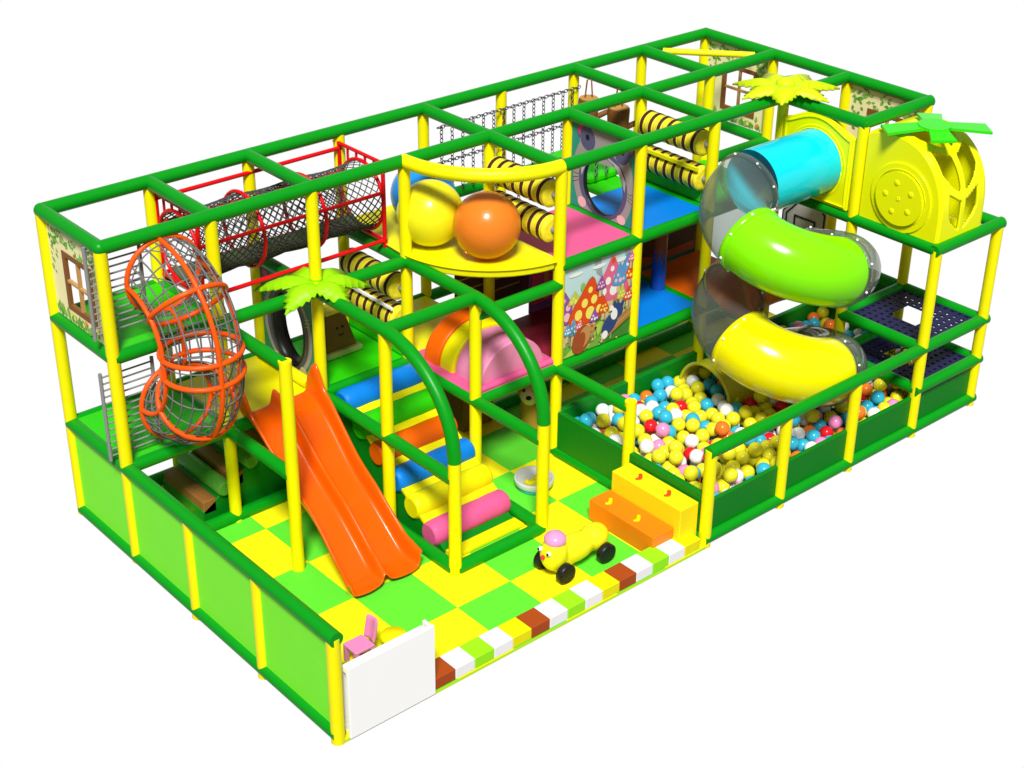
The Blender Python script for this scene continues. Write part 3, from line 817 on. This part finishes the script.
# padded column
t = thing('padded_column', 'round padded column, brown above and blue below with a jagged border', 'column', (5.93, 2.56, Z1+.05))
n = 32; c = Vector((5.93,2.56,0)); r = .075; jag = [(.44 if k % 4 == 0 else .30 if k % 4 == 2 else .37) + .04*sin(k*1.7) for k in range(n)]
lo = [c + Vector((r*cos(2*pi*k/n), r*sin(2*pi*k/n), Z1+.045)) for k in range(n)]
md = [c + Vector((r*cos(2*pi*k/n), r*sin(2*pi*k/n), Z1+.045+jag[k])) for k in range(n)]
hi = [c + Vector((r*cos(2*pi*k/n), r*sin(2*pi*k/n), 1.92)) for k in range(n)]
q = [(k,(k+1)%n,n+(k+1)%n,n+k) for k in range(n)]
obj('lower_cover', MB().add(lo+md, q, True), mat('blue_padding', (.01,.10,.5), .5), t)
obj('upper_cover', MB().add(md+hi, q, True), mat('brown_padding', (.32,.07,.02), .5), t)

# backboard
t = thing('backboard', 'grey basketball backboard with black outlines seen above the lime tube', 'backboard', (7.98, 2.3, 1.1))
oc = [(7.98, 2.66, .98), (7.98, 2.02, .98), (7.98, 2.02, 1.45), (7.98, 2.10, 1.53), (7.98, 2.46, 1.53), (7.98, 2.66, 1.30)]
obj('board', MB().prism(oc, (.03,0,0)), P_GR2, t)
c = Vector((7.98, 2.33, 1.22)); mb = MB()
for s0, s1 in ((.995,.95),(.84,.78)):
    A = [c + (Vector(p)-c)*s0 for p in oc]; B = [c + (Vector(p)-c)*s1 for p in oc]; mb.ring([a - Vector((.006,0,0)) for a in A], [b - Vector((.006,0,0)) for b in B], (.004,0,0))
sq = lambda h, w: [(7.972, 2.34+w, 1.10-h), (7.972, 2.34-w, 1.10-h), (7.972, 2.34-w, 1.20+h), (7.972, 2.34+w, 1.20+h)]
mb.ring(sq(.10,.15), sq(.08,.128), (.004,0,0))
obj('outline', mb, BLACK, t)

# ================================================================== ORANGE DOUBLE SLIDE
t = thing('double_slide', 'orange plastic double slide running from the yellow deck down to the floor', 'slide', (1.52, 2.1, 0))
ctrl = [(3.04,1.01),(2.88,.99),(2.70,.90),(2.5,.75),(2.3,.60),(2.12,.49),(1.95,.40),(1.78,.28),(1.62,.16),(1.50,.08),(1.40,.06),(1.31,.05)]
def cr(p0,p1,p2,p3,t_):
    return tuple(.5*((2*b)+(-a+c)*t_+(2*a-5*b+4*c-e)*t_*t_+(-a+3*b-3*c+e)*t_**3) for a,b,c,e in zip(p0,p1,p2,p3))
pp = []
for i in range(len(ctrl)-1):
    g4 = [ctrl[max(i-1,0)], ctrl[i], ctrl[i+1], ctrl[min(i+2,len(ctrl)-1)]]
    for k in range(5): pp.append(cr(*g4, k/5))
pp.append(ctrl[-1])
rows = []; rims = [[],[]]; N_ = len(pp)
for i, (y, z) in enumerate(pp):
    u = i/(N_-1)
    hw = .395 - .035*min(1,u*2.5) + .035*max(0,(u-.8)/.2)**1.5 + .01*sin(u*9)
    wall = .175 + .17*math.exp(-((u-.07)/.045)**2) - .04*max(0,(u-.86)/.14)
    mid = .15*(1-.6*max(0,(u-.85)/.15))
    cxs = 1.51 - .08*max(0,u)
    # profile across
    pr = [(-1.0,wall-.03),(-1.0,wall),(-.94,wall),(-.905,wall*.6),(-.88,.025),(-.81,.002),(-.5,0),(-.17,.002),(-.10,.022),(-.055,mid*.85),(0,mid+.01),(.055,mid*.85),(.10,.022),(.17,.002),(.5,0),(.81,.002),(.88,.025),(.905,wall*.6),(.94,wall),(1.0,wall),(1.0,wall-.03)]
    # lip rounding at the bottom end
    yy = y + (.06*(1-0) if 0 else 0)
    rows.append([Vector((cxs + a*hw, y - (.05*(1-(abs(abs(a)-.5)*2)**2) if u > .97 else 0), z + b)) for a, b in pr])
o = obj('chute', MB().grid(rows), SLD, t, solid=.016, sub=1, fix=True)
0 and obj('support_foot', MB().box((1.2,1.30,0.002),(1.8,1.36,.05)), SLD, t)

# ================================================================== ROLLER STAIR
t = thing('roller_stair', 'padded climbing ramp with six coloured rollers from the green deck to the floor', 'roller stair', (2.5, 2.1, 0))
A, B = Vector((0, 2.86, .86)), Vector((0, 1.42, .02))
sl = (B-A)/1.0; nrm = Vector((0, -sl.z, sl.y)); nrm = Vector((0, .5, .86))
for x_ in (0,):
    pr = [(2.10,2.95,.0),(2.10,2.95,.93),(2.10,1.45,.06),(2.10,1.38,.0)]
    obj('ramp', MB().prism([(2.1,2.94,.0),(2.1,2.94,.90),(2.1,2.80,.90),(2.1,1.36,.03),(2.1,1.36,.0)][::-1], (.82,0,0)), DGRN, t, bevel=.012)
cols = [BLU, MATG, ORG, BLU, MATY, PNK]
for k, m in enumerate(cols):
    u = k/5; y = 2.80 + (1.53-2.80)*u; z = .915 + (.125-.915)*u
    r = .118
    mb = MB().tube([(2.07,y,z),(2.085,y,z),(2.1,y,z)]+[(2.1+.8*i/8,y,z) for i in range(1,8)]+[(2.92,y,z),(2.935,y,z),(2.95,y,z)], [r*.8,r*.94,r]+[r*(1.02+.02*sin(i*2.1+k)) for i in range(1,8)]+[r,r*.94,r*.8], 24)
    obj('roller', mb, m, t)
    if k < 5:
        y2 = y - .139; z2 = z - .036
        obj('seam', MB().prism([(2.085,y2-.05,z2-.075),(2.085,y2+.05,z2-.012),(2.085,y2+.035,z2+.012),(2.085,y2-.065,z2-.051)], (.85,0,0)), MATY, t)
    else:
        obj('seam', MB().box((2.12,1.22,.004),(2.93,1.36,.04)), MATY, t, bevel=.01)

# ================================================================== STEPS UNDER THE YELLOW DECK
t = thing('padded_stair', 'dark padded stair of brown blocks and green rolls under the left decks', 'padded stair', (1.3, 3.45, 0))
obj('ramp', MB().prism([(.72,3.1,.0),(.72,3.1,.14),(1.85,3.1,.80),(1.95,3.1,.80),(1.95,3.1,.0)], (0,.72,0)), DGRN, t, bevel=.012)
for k in range(4):
    x = .80 + .30*k; z = .20 + .175*k
    obj('block', MB().box((x-.07,3.1,z-.1),(x+.07,3.80,z+.04)), mat('rust_vinyl', (.30,.12,.03), .55, .08, 6), t, bevel=.012)
    obj('roll', MB().tube([(x+.15,3.06,z+.115),(x+.15,3.075,z+.115),(x+.15,3.78,z+.115),(x+.15,3.8,z+.115)], [.06,.077,.077,.06], 18), mat('moss_vinyl', (.10,.36,.04), .5, .08, 6), t)

# ================================================================== STUMP
t = thing('tree_stump', 'brown padded tree stump with a small smiling face on the green deck', 'stump', (2.62, 3.5, Z1+.05))
b0 = [(2.36,3.44),(2.72,3.44),(2.72,3.72),(2.36,3.72)]
b1 = [(2.41,3.49),(2.62,3.49),(2.62,3.68),(2.41,3.68)]
mb = MB().add([(x,y,1.06) for x,y in b0]+[(x,y,1.42) for x,y in b1], [(0,1,5,4),(1,2,6,5),(2,3,7,6),(3,0,4,7),(0,3,2,1)])
obj('trunk', mb, STUMP, t, bevel=.01)
obj('top', MB().box((2.405,3.485,1.421),(2.625,3.685,1.445)), MATY, t, bevel=.008)
obj('root_pad', MB().box((2.34,3.40,1.0),(2.76,3.76,1.06)), mat('pale_moss', (.34,.42,.12), .6, .1, 6), t, bevel=.015)
for ex in (2.52, 2.58): obj('eye', MB().ball((ex,3.469,1.275),.013,10,8), BLACK, t)
mb = MB().tube([(2.525,3.460,1.215),(2.538,3.459,1.20),(2.552,3.459,1.194),(2.566,3.459,1.20),(2.579,3.460,1.215)], .006, 6)
obj('mouth', mb, BLACK, t)

# ================================================================== RAINBOW ARCH
t = thing('rainbow_arch', 'soft arch in orange, yellow and pink bands on the pink deck', 'soft arch', (3.5, 2.5, Z1+.07))
def band(y0, y1, r, m, nm):
    rows = []
    for y in [y0, y0+.01, y0+.03] + [y0+.03+(y1-y0-.06)*k/4 for k in range(1,4)] + [y1-.03, y1-.01, y1]:
        e = 1 - (.03 if y in (y0, y1) else .008 if (y-y0 < .02 or y1-y < .02) else 0)
        rows.append([Vector((3.5 + r*1.04*e*cos(a), y, 1.02 + r*.93*e*sin(a))) for a in [pi*k/28 for k in range(29)]])
    mb = MB().grid(rows)
    for rr in (rows[0], rows[-1]): mb.add(rr, [tuple(range(len(rr)))])
    obj(nm, mb, m, t)
band(2.64, 2.85, .42, ORG, 'band'); band(2.44, 2.64, .40, MATY, 'band'); band(2.06, 2.44, .375, mat('soft_pink_vinyl', (.72,.24,.42), .5, .25, 4, .05), 'band')
obj('edge_roll', MB().tube([(3.02,2.02,1.03),(3.95,2.02,1.03)], .035, 12), PNK, t)

# ================================================================== SPIRAL TUBE SLIDE
t = thing('tube_slide', 'spiral tube slide of cyan, lime, orange, yellow and clear sections ending in the ball pit', 'tube slide', (6.0, .94, .05))
CX_, CY_, RH, TR = 5.99, .955, .545, .33
def hp(th): 
    a = radians(th); return Vector((CX_ + RH*cos(a), CY_ + RH*sin(a), 2.46 - 1.055*(th-90)/360 - .07*max(0, (th-690)/110)**1.5))
def seg(a, b, m, nm, r=TR, n=None):
    n = n or max(6, int((b-a)/5)); pts_ = [hp(a + (b-a)*i/n) for i in range(n+1)]
    o = obj(nm, MB().tube(pts_, r, 40, cap=False, up=(0,0,1)), m, t, fix=False)
    return o
def flange(th, m, r=TR):
    p = hp(th); T = (hp(th+1)-hp(th-1)).normalized()
    o = obj('flange', MB().tube([p - T*.035, p - T*.03, p + T*.03, p + T*.035], [r, r+.014, r+.014, r], 40, cap=False), m, t, fix=False)
    u = Vector((0,0,1)); u = (u - T*u.dot(T)).normalized(); w = T.cross(u); 
    for k in range(8):
        a = 2*pi*k/8 + .3; obj('bolt', MB().ball(p + (u*cos(a)+w*sin(a))*(r+.018) + T*.012, .013, 10, 8), BOLT, o)
obj('cyan_section', MB().tube([(7.02,1.5,2.46),(6.7,1.5,2.46),(6.35,1.5,2.46),(6.02,1.5,2.46)], TR, 48, cap=False), TUBEB, t, fix=False)
seg(90, 176, CLEAR, 'clear_section')
seg(176, 277, TUBEL, 'lime_section')
seg(277, 372, CLEAR, 'clear_section')
seg(372, 462, TUBEO, 'orange_section')
seg(462, 537, CLEAR, 'clear_section')
seg(537, 638, TUBEY, 'yellow_section')
seg(638, 722, CLEAR, 'clear_section')
seg(722, 800, TUBEV, 'olive_section')
for th, m in ((92,CLEAR),(176,TUBEL),(277,CLEAR),(372,CLEAR),(462,CLEAR),(537,TUBEY),(638,CLEAR),(722,CLEAR)): flange(th, m)
# exit mouth into the balls
e = hp(800); T = (hp(801)-hp(799)).normalized(); T = Vector((-1, -.02, -.02)).normalized()
pts_ = [e] + [e + Vector((-.12*k, .015*k*(1-k*.1), -.01*k)) for k in range(1,5)]
obj('exit_section', MB().tube(pts_ , [TR,TR,TR,TR+.005,TR+.01], 40, cap=False, up=(0,0,1)), TUBEV, t, fix=False)
q = pts_[-1]
obj('exit_rim', MB().tube([q + Vector((0,(TR+.012)*cos(a),(TR+.012)*sin(a))) for a in [2*pi*k/40 for k in range(40)]], .018, 8, closed=True), TUBEV, t)

# entrance panel at x = 7, y 1..2
t = thing('tube_entrance_panel', 'moulded yellow entrance panel with arched top around the cyan tube', 'entrance panel', (7, 1.5, Z2))
pl = Plane((6.955, 1.94, 2.06), (0,-1,0), (0,0,1), (-1,0,0)); Wd = .88
n = 48; hc = ell(.44, .40, TR+.004, TR+.004, n)
outer = []
for k in range(n):
    a = 2*pi*k/n; dx, dy = cos(a), sin(a); top = .72
    ts = [(.44)/abs(dx) if abs(dx) > 1e-6 else 9, (.40)/(-dy) if dy < -1e-6 else 9]
    tt = min(ts); x_ = .44+dx*tt; y_ = .40+dy*tt
    if dy > 0:
        # arched top edge
        f = lambda X: .745 + .15*max(0, cos((X-.44)/.44*pi/2))**1.3
        lo_, hi_ = 0, 2
        for _ in range(30):
            md_ = (lo_+hi_)/2
            if .40+dy*md_ > f(min(max(.44+dx*md_,0),.88)) or abs(dx*md_) > .44: hi_ = md_
            else: lo_ = md_
        x_, y_ = .44+dx*lo_, .40+dy*lo_
    for X,Y in ((0,0),(.88,0),(0,.745),(.88,.745)):
        if abs(x_-X)+abs(y_-Y) < .045: x_, y_ = X, Y
    outer.append((x_, y_))
obj('board', MB().ring([pl.p(*p) for p in outer], [pl.p(*p) for p in hc], (.05,0,0)), MOLD, t, bevel=.012)
inn = [(.44+(a-.44)*.94, .40+(b-.40)*.94) for a,b in outer]; inn2 = [(.44+(a-.44)*.91, .40+(b-.40)*.91) for a,b in outer]
obj('raised_border', MB().ring([pl.p(*p) for p in inn], [pl.p(*p) for p in inn2], (-.010,0,0)), MOLD, t, bevel=.004)
obj('tube_collar', MB().tube([(6.97, 1.50+(TR+.03)*cos(a), 2.46+(TR+.03)*sin(a)) for a in [2*pi*k/48 for k in range(48)]], .022, 12, closed=True), MOLD, t)

# ================================================================== FRUIT HOUSE
t = thing('fruit_house', 'yellow moulded fruit-shaped house with leaf cut-outs and a green leaf star on top', 'play house', (7.5, .5, Z2+.05))
zb_ = Z2 + .045
def prof(u):      # front/top outline in (y, z): u 0 at the top back, 1 at the bottom front
    a = u*pi/2
    pts_ = [(.93, 2.90),(.78,2.955),(.6,2.965),(.42,2.93),(.27,2.85),(.15,2.72),(.07,2.56),(.035,2.38),(.03,2.2),(.03,zb_)]
    f = u*(len(pts_)-1); i = min(int(f), len(pts_)-2); g4 = [pts_[max(i-1,0)], pts_[i], pts_[i+1], pts_[min(i+2,len(pts_)-1)]]
    return cr(*g4, f-i)
edge = [prof(i/36) for i in range(37)]
for x_, dd, nm in ((6.99,.03,'side_wall'),(7.70,.03,'side_wall')):
    obj(nm, MB().prism([(x_, y, z) for y, z in edge] + [(x_, .93, zb_)], (dd,0,0)), MOLD, t, bevel=.008)
# disc relief
cD = Vector((6.985,.47,2.385))
circ = lambda r, x_: [(x_, cD.y + r*cos(a)*-1, cD.z + r*sin(a)) for a in [2*pi*k/40 for k in range(40)]]
obj('relief_ring', MB().ring(circ(.345,6.975), circ(.285,6.975), (.015,0,0)), MOLD, t, bevel=.005)
dsk = obj('relief_disc', MB().prism(circ(.255,6.945), (.045,0,0)), MOLD, t, bevel=.012)
mb = MB()
for k in range(5):
    a = 2*pi*k/5 + .55; c = cD + Vector((-.04, -.155*cos(a), .155*sin(a)))
    mb.ball((c.x+.002,c.y,c.z), .032, 16, 10, sq=(.35,1,1))
mb.tube([(cD.x-.04, cD.y+.014*cos(b), cD.z+.014*sin(b)) for b in [2*pi*i/12 for i in range(12)]], .007, 6, closed=True)
obj('relief_dots', mb, MOLD, dsk)
# front shell with real openings: quad grid with cells left out
NX, NY = 60, 84
def mask(a, u):
    # a: -1..1 across, u: 0 top .. 1 bottom ; True = opening
    if abs(a) < .10: return False
    def cres(u0, u1, w0, w1, sag):
        # band between two upward-opening arcs
        top = u0 + sag*(1-abs(a)**1.5); bot = u1 + sag*(1-abs(a)**2)*w0
        return None
    x = abs(a)
    # three leaf pairs separated by arms that rise outwards
    for (c0, c1, out) in ((.26,.44,.80),(.51,.71,.88),(.78,.94,.72)):
        lo = c0 - .085*x*1.2; hi = c1 - .30*(x/out)**2*(c1-c0)*2.2
        if x < out and lo + .0 < u < hi: return True
    return False
vs = []; fs = []
for j in range(NY+1):
    y, z = prof(j/NY)
    for i in range(NX+1): vs.append(Vector((7.025 + .67*i/NX, y, z)))
for j in range(NY):
    for i in range(NX):
        if not mask(((i+.5)/NX-.5)*2/.92, (j+.5)/NY):
            a = j*(NX+1)+i; fs.append((a, a+1, a+NX+2, a+NX+1))
o = obj('front_shell', MB().add(vs, fs, True), MOLD, t, solid=.028)
sm = o.modifiers.new('smooth', 'SMOOTH'); sm.factor = .5; sm.iterations = 3
o.modifiers.move(1, 0)
obj('floor_plate', MB().box((7.03,.06,zb_-.03),(7.69,.92,zb_-.004)), MOLD, t)
# leaf star
c = Vector((7.30,.42,3.03)); mb = MB(); out = []
for k, (L_, ang) in enumerate(((.48,2.5),(.42,.75),(.52,-.68),(.34,-2.25))):
    d_ = Vector((cos(ang), sin(ang), 0)); w_ = Vector((-sin(ang), cos(ang), 0))
    z_ = Vector((0,0,-.03))
    out += [c - w_*.09 + d_*.13, c - w_*.12 + d_*L_ + z_, c + w_*.12 + d_*L_ + z_, c + w_*.09 + d_*.13]
hub = [c + Vector((.16*cos(a), .16*sin(a), .004)) for a in [2*pi*k/20 for k in range(20)]]
mb = MB().prism(hub, (0,0,.03))
st = obj('leaf_star', mb, STAR, t)
for k in range(4):
    obj('leaf', MB().prism(out[4*k:4*k+4], (0,0,.026)), STAR, st)

# ================================================================== MESH DECKS (navy)
def mesh_deck(z, lab, hole):
    mb = MB(); n = 10; x0_, y0_, w = 7.07, .07, .86
    cs = w/n
    for i in range(n):
        for j in range(n):
            if hole and 3 <= i <= 6 and 3 <= j <= 6: continue
            a, b = x0_+cs*i, y0_+cs*j; q = cs*.24
            O = [(a,b,z),(a+cs,b,z),(a+cs,b+cs,z),(a,b+cs,z)]
            I = [(a+q,b+q*1.3,z),(a+cs-q,b+q*1.3,z),(a+cs-q,b+cs-q*1.3,z),(a+q,b+cs-q*1.3,z)]
            if (i+j) % 2: I = [(a+q*1.3,b+q,z),(a+cs-q*1.3,b+q,z),(a+cs-q*1.3,b+cs-q,z),(a+q*1.3,b+cs-q,z)]
            mb.ring(O, I, (0,0,-.015))
    obj('mesh_deck', mb, NAVY, loc=(7.5,.5,z), label=lab, cat='mesh deck')
mesh_deck(Z1+.02, 'upper navy perforated deck with a square opening beneath the fruit house', True)
mesh_deck(.52, 'lower navy perforated deck just above the ball pit balls', True)

# ================================================================== CHAIN NET AND LOGS
def chain(mb, a, b, n, off=0):
    a, b = Vector(a), Vector(b); T = (b-a)/n; L = T.length; Tn = T.normalized()
    u = Vector((1,0,0)) if abs(Tn.x) < .8 else Vector((0,0,1)); u = (u - Tn*u.dot(Tn)).normalized(); w = Tn.cross(u)
    for i in range(n):
        c = a + T*(i+.5); q = u if (i+off) % 2 else w
        mb.tube([c + Tn*(L*.62)*cos(2*pi*k/10) + q*(.017)*sin(2*pi*k/10) for k in range(10)], .0052, 4, closed=True)
t = thing('chain_net', 'hanging net of grey steel chains along the back of the upper level', 'chain net', (5, 3.93, Z2))
for y_, xa, xb, zt_, zlo in ((3.93, 4.12, 5.97, 2.78, 2.06),):
    mb = MB(); chain(mb, (xa,y_,zt_-.01), (xb+.06,y_,zt_+.01), 42); obj('chain', mb, CHAIN, t, fix=False)
    mb = MB(); chain(mb, (xa,y_,2.40), (xb,y_,2.42), 42); obj('chain', mb, CHAIN, t, fix=False)
    for k in range(14):
        x_ = xa + .05 + (xb-xa-.1)*k/13
        mb = MB(); chain(mb, (x_,y_,zt_), (x_,y_,zlo), 17); obj('chain', mb, CHAIN, t, fix=False)
t = thing('chain_net', 'second chain net with short links seen through the hole of the raccoon panel', 'chain net', (5, 3.2, Z2))
mb = MB(); chain(mb, (4.5,3.2,2.42), (5.95,3.2,2.44), 34); obj('chain', mb, CHAIN, t, fix=False)
for k in range(10):
    x_ = 4.55 + .15*k; mb = MB(); chain(mb, (x_,3.2,2.42), (x_,3.2,2.1), 8); obj('chain', mb, CHAIN, t, fix=False)
for c, r, h, lab in (((5.86,3.62,2.78), .105, .33, 'brown hanging log bag farther to the left, above the raccoon panel'), ((5.94,3.26,2.76), .115, .34, 'brown hanging log bag nearer the right pair of striped rollers')):
    c = Vector(c); t = thing('hanging_log', lab, 'punch bag', c - Vector((0,0,h)), 'hanging log bags')
    obj('bark', MB().tube([c - Vector((0,0,h)), c - Vector((0,0,h-.02)), c - Vector((0,0,h*.5)), c - Vector((0,0,.03)), c], [r*.9, r*1.0, r*.96, r*1.02, r*.98], 18), LOGD, t)
    obj('cut_top', MB().tube([c + Vector((0,0,.002)), c + Vector((0,0,.012))], r*.9, 18), LOG, t)
    for s_ in (1,-1): obj('branch', MB().tube([c + Vector((s_*r*.6, -s_*r*.5, -h*.6)), c + Vector((s_*r*1.5, -s_*r*1.2, -h*.42))], [.032,.028], 10), LOGD, t)
    obj('rope', MB().tube([c + Vector((-.035,.02,0)), c + Vector((-.02,.01,.20)), c + Vector((.02,-.01,.20)), c + Vector((.035,-.02,0))], .008, 8), ROPE, t)

# ================================================================== FLOOR OBJECTS
# dog totem in the shade
t = thing('dog_totem', 'small standing puppy figure with cream face and black nose in the shade under the decks', 'figure', (4.12, 2.5, 0))
OL = mat('ochre_vinyl', (.50,.30,.04), .5, .05, 6)
CF = mat('cream_vinyl', (.62,.56,.36), .5)
obj('body', MB().lathe((4.12,2.5,0), [(0,.0),(.10,.0),(.115,.03),(.105,.2),(.09,.34),(.06,.38),(0,.39)], 24), OL, t)
hd = obj('head', MB().ball((4.10,2.48,.46), .125, 24, 16, sq=(1,1,1.1)), OL, t)
obj('muzzle', MB().ball((4.04,2.42,.46), .095, 20, 12, sq=(1,1,1.15)), CF, hd)
obj('nose', MB().ball((3.975,2.36,.47), .03, 14, 10, sq=(1,1,.8)), BLACK, hd)
for s_ in (1,-1):
    obj('eye', MB().ball((3.995-.035*s_,2.38+.04*s_,.535), .018, 12, 8), BLACK, hd)
    obj('ear', MB().ball((4.10-.085*s_,2.48+.09*s_,.52), .05, 14, 10, sq=(.7,.7,1.4)), STRIPE, hd)
obj('soft_block', MB().box((3.55,2.85,.005),(3.95,3.2,.55)), STUMP, loc=(3.75,3.0,0), label='brown padded block in the shade behind the roller stair', cat='soft block', bevel=.03)

t = thing('sand_tray', 'round white tray with a teal foot on the checkered floor', 'tray', (3.45,1.68,0))
obj('foot', MB().lathe((3.45,1.68,0), [(0,.002),(.165,.002),(.17,.01),(.17,.035),(0,.036)], 40), LTEAL, t)
obj('bowl', MB().lathe((3.45,1.68,0), [(0,.038),(.175,.038),(.185,.05),(.19,.10),(.183,.11),(.172,.106),(.16,.07),(.12,.055),(0,.05)], 48), mat('tray_white', (.62,.64,.62), .4), t)
mb = MB().ball((3.42,1.66,.07), .05, 16, 10, sq=(1.4,.7,.6)).ball((3.50,1.70,.07), .035, 14, 8, sq=(1.2,.8,.6)).ball((3.37,1.69,.075), .028, 12, 8)
obj('toy_figure', mb, MATY, loc=(3.43,1.67,.05), label='small yellow toy lying in the round white tray', cat='toy')

# ride-on toy
t = thing('ride_on_toy', 'yellow ride-on animal toy with a pink cap and black wheels near the front kerb', 'ride-on toy', (2.83, .5, 0))
RY = mat('toy_yellow_plastic', (.86,.80,.01), .28, coat=.35)
pth = [(2.60,.50,.17),(2.68,.50,.18),(2.78,.50,.15),(2.90,.50,.14),(3.02,.50,.17),(3.12,.50,.20),(3.20,.50,.20)]
mb = MB()
mb.ball((2.63,.50,.23), .138, 24, 16, sq=(.9,.9,1.2)).ball((2.86,.50,.19), .15, 24, 14, sq=(1.75,.85,.85)).ball((3.10,.50,.20), .135, 24, 14, sq=(1.1,.92,.95)).ball((2.70,.50,.14), .13, 20, 12, sq=(1,.85,.9))
bd = obj('body', mb, RY, t); rm = bd.modifiers.new('merge', 'REMESH'); rm.mode = 'VOXEL'; rm.voxel_size = .014; rm.use_smooth_shade = True
sm = bd.modifiers.new('soft', 'SMOOTH'); sm.iterations = 14; sm.factor = .6
obj('cap', MB().ball((2.64,.50,.375), .095, 24, 12, sq=(1.05,1.05,.75)), PINKB, t)
for x_ in (2.64, 3.12):
    for y_ in (.355, .645):
        w_ = obj('wheel', MB().tube([(x_,y_-.035,.092),(x_,y_-.027,.092),(x_,y_+.027,.092),(x_,y_+.035,.092)], [.078,.092,.092,.078], 28), BLACK, t)
for s_ in (1,-1):
    e_ = obj('eye', MB().ball((2.520,.50+.055*s_,.30), .022, 14, 10), BOLT, t)
    obj('pupil', MB().ball((2.504,.50+.057*s_,.302), .013, 12, 8), BLACK, e_)
obj('nose', MB().ball((2.500,.50,.245), .022, 14, 10), mat('red_nose', (.8,.03,.05), .3), t)

# fruit steps into the pit
def fruit(mb, c, s_):
    c = Vector(c); mb.ball(c, .035*s_, 12, 8, sq=(1.3,.6,.35), rot=Matrix.Rotation(.6,3,'Z')); mb.ball(c+Vector((.035*s_,.03*s_,0)), .02*s_, 10, 6, sq=(1,1,.4)); mb.ball(c+Vector((-.04*s_,.0,0)), .018*s_, 10, 6, sq=(1,1,.4))
t = thing('soft_step', 'lower orange foam step with small yellow fruit prints in front of the ball pit', 'soft step', (3.58,.57,0))
obj('block', MB().box((3.46,.12,.004),(3.72,.94,.22)), mat('orange_foam', (.86,.21,.004), .5, .06, 5), t, bevel=.01)
mb = MB()
for y_ in (.78,.42): fruit(mb, (3.57,y_,.222), 1)
obj('fruit_print', mb, MATY, t)
t = thing('soft_step', 'upper yellow foam step with small red fruit prints against the ball pit wall', 'soft step', (3.83,.57,0))
obj('block', MB().box((3.725,.06,.004),(3.955,.93,.42)), mat('golden_foam', (.88,.70,.006), .5, .06, 5), t, bevel=.01)
mb = MB()
for y_ in (.68,.32): fruit(mb, (3.84,y_,.422), 1)
obj('fruit_print', mb, P_RED, t)

# kerb blocks
kc = [('brown', BRN), ('white', WHV), ('lime', mat('lime_vinyl', (.30,.80,.01), .5, .05, 6)), ('white', WHV), ('yellow', MATY)]
ordn = ['first', 'second', 'third', 'fourth', 'fifth', 'sixth', 'seventh', 'eighth', 'ninth', 'tenth', 'eleventh', 'twelfth', 'thirteenth', 'fourteenth', 'fifteenth']
for k in range(15):
    n_, m = kc[k % 5]; x_ = .90 + .2*k
    obj('kerb_block', MB().box((x_+.002,-.045,.004),(x_+.198,.16,.11)), m, loc=(x_+.1,.11,0), label='%s foam kerb block on the front edge, %s of fifteen counted from the white counter' % (n_, ordn[k]), cat='foam block', group='coloured foam kerb along the front edge', bevel=.006)

# counter
t = thing('reception_counter', 'plain white low counter closing the front left corner', 'counter', (.5,.03,0))
obj('front_board', MB().box((.065,-.075,0),(.875,-.045,.66)), WHT, t, bevel=.004)
obj('back_board', MB().box((.07,.015,0),(.83,.04,.62)), WHT, t, bevel=.004)
obj('top_board', MB().box((.07,-.043,.60),(.81,.013,.645)), WHT, t)
obj('end_board', MB().box((.848,-.043,0),(.873,.045,.655)), WHT, t, bevel=.004)

# chair and stools
t = thing('toy_chair', 'small pink plastic chair behind the white counter', 'chair', (.62,.62,0))
mb = MB()
obj('seat', MB().box((.56,.54,.15),(.75,.72,.178)), PINKC, t, bevel=.01)
rows = [[Vector((.76 + .05*(z-.2)/.25 + .02*sin(pi*(y-.56)/.14), y, z)) for y in [.56+.14*k/8 for k in range(9)]] for z in (.16,.22,.28,.33,.37)]
obj('backrest', MB().grid(rows), PINKC, t, solid=.025, sub=1)
for x_, y_ in ((.58,.56),(.58,.70),(.73,.56),(.73,.70)): obj('leg', MB().box((x_-.018,y_-.018,0),(x_+.018,y_+.018,.151)), PINKC, t, bevel=.004)
for (x_, y_, lab) in ((.42,.42,'small round yellow stool between the pink chair and the left wall'),(.94,.55,'small round yellow stool to the right of the pink chair')):
    t = thing('toy_stool', lab, 'stool', (x_,y_,0), 'yellow stools by the counter')
    obj('seat', MB().lathe((x_,y_,0), [(0,.13),(.10,.13),(.11,.145),(.11,.165),(.10,.18),(0,.182)], 30), MATY, t)
    for k in range(3):
        a = 2*pi*k/3 + .4; obj('leg', MB().tube([(x_+.07*cos(a),y_+.07*sin(a),.132),(x_+.09*cos(a),y_+.09*sin(a),0)], .018, 10), MATY, t)
# lumpy bolster on the yellow slide deck
obj('bolster', MB().tube([(1.92,3.1,1.05),(1.92,3.12,1.05),(1.92,3.88,1.05),(1.92,3.9,1.05)], [.04,.055,.055,.04], 16), MATY, loc=(1.92,3.5,Z1), label='yellow bolster lying across the yellow slide deck before the oval panel', cat='bolster')

for o in bpy.data.objects:
    if '_l' in o: del o['_l']
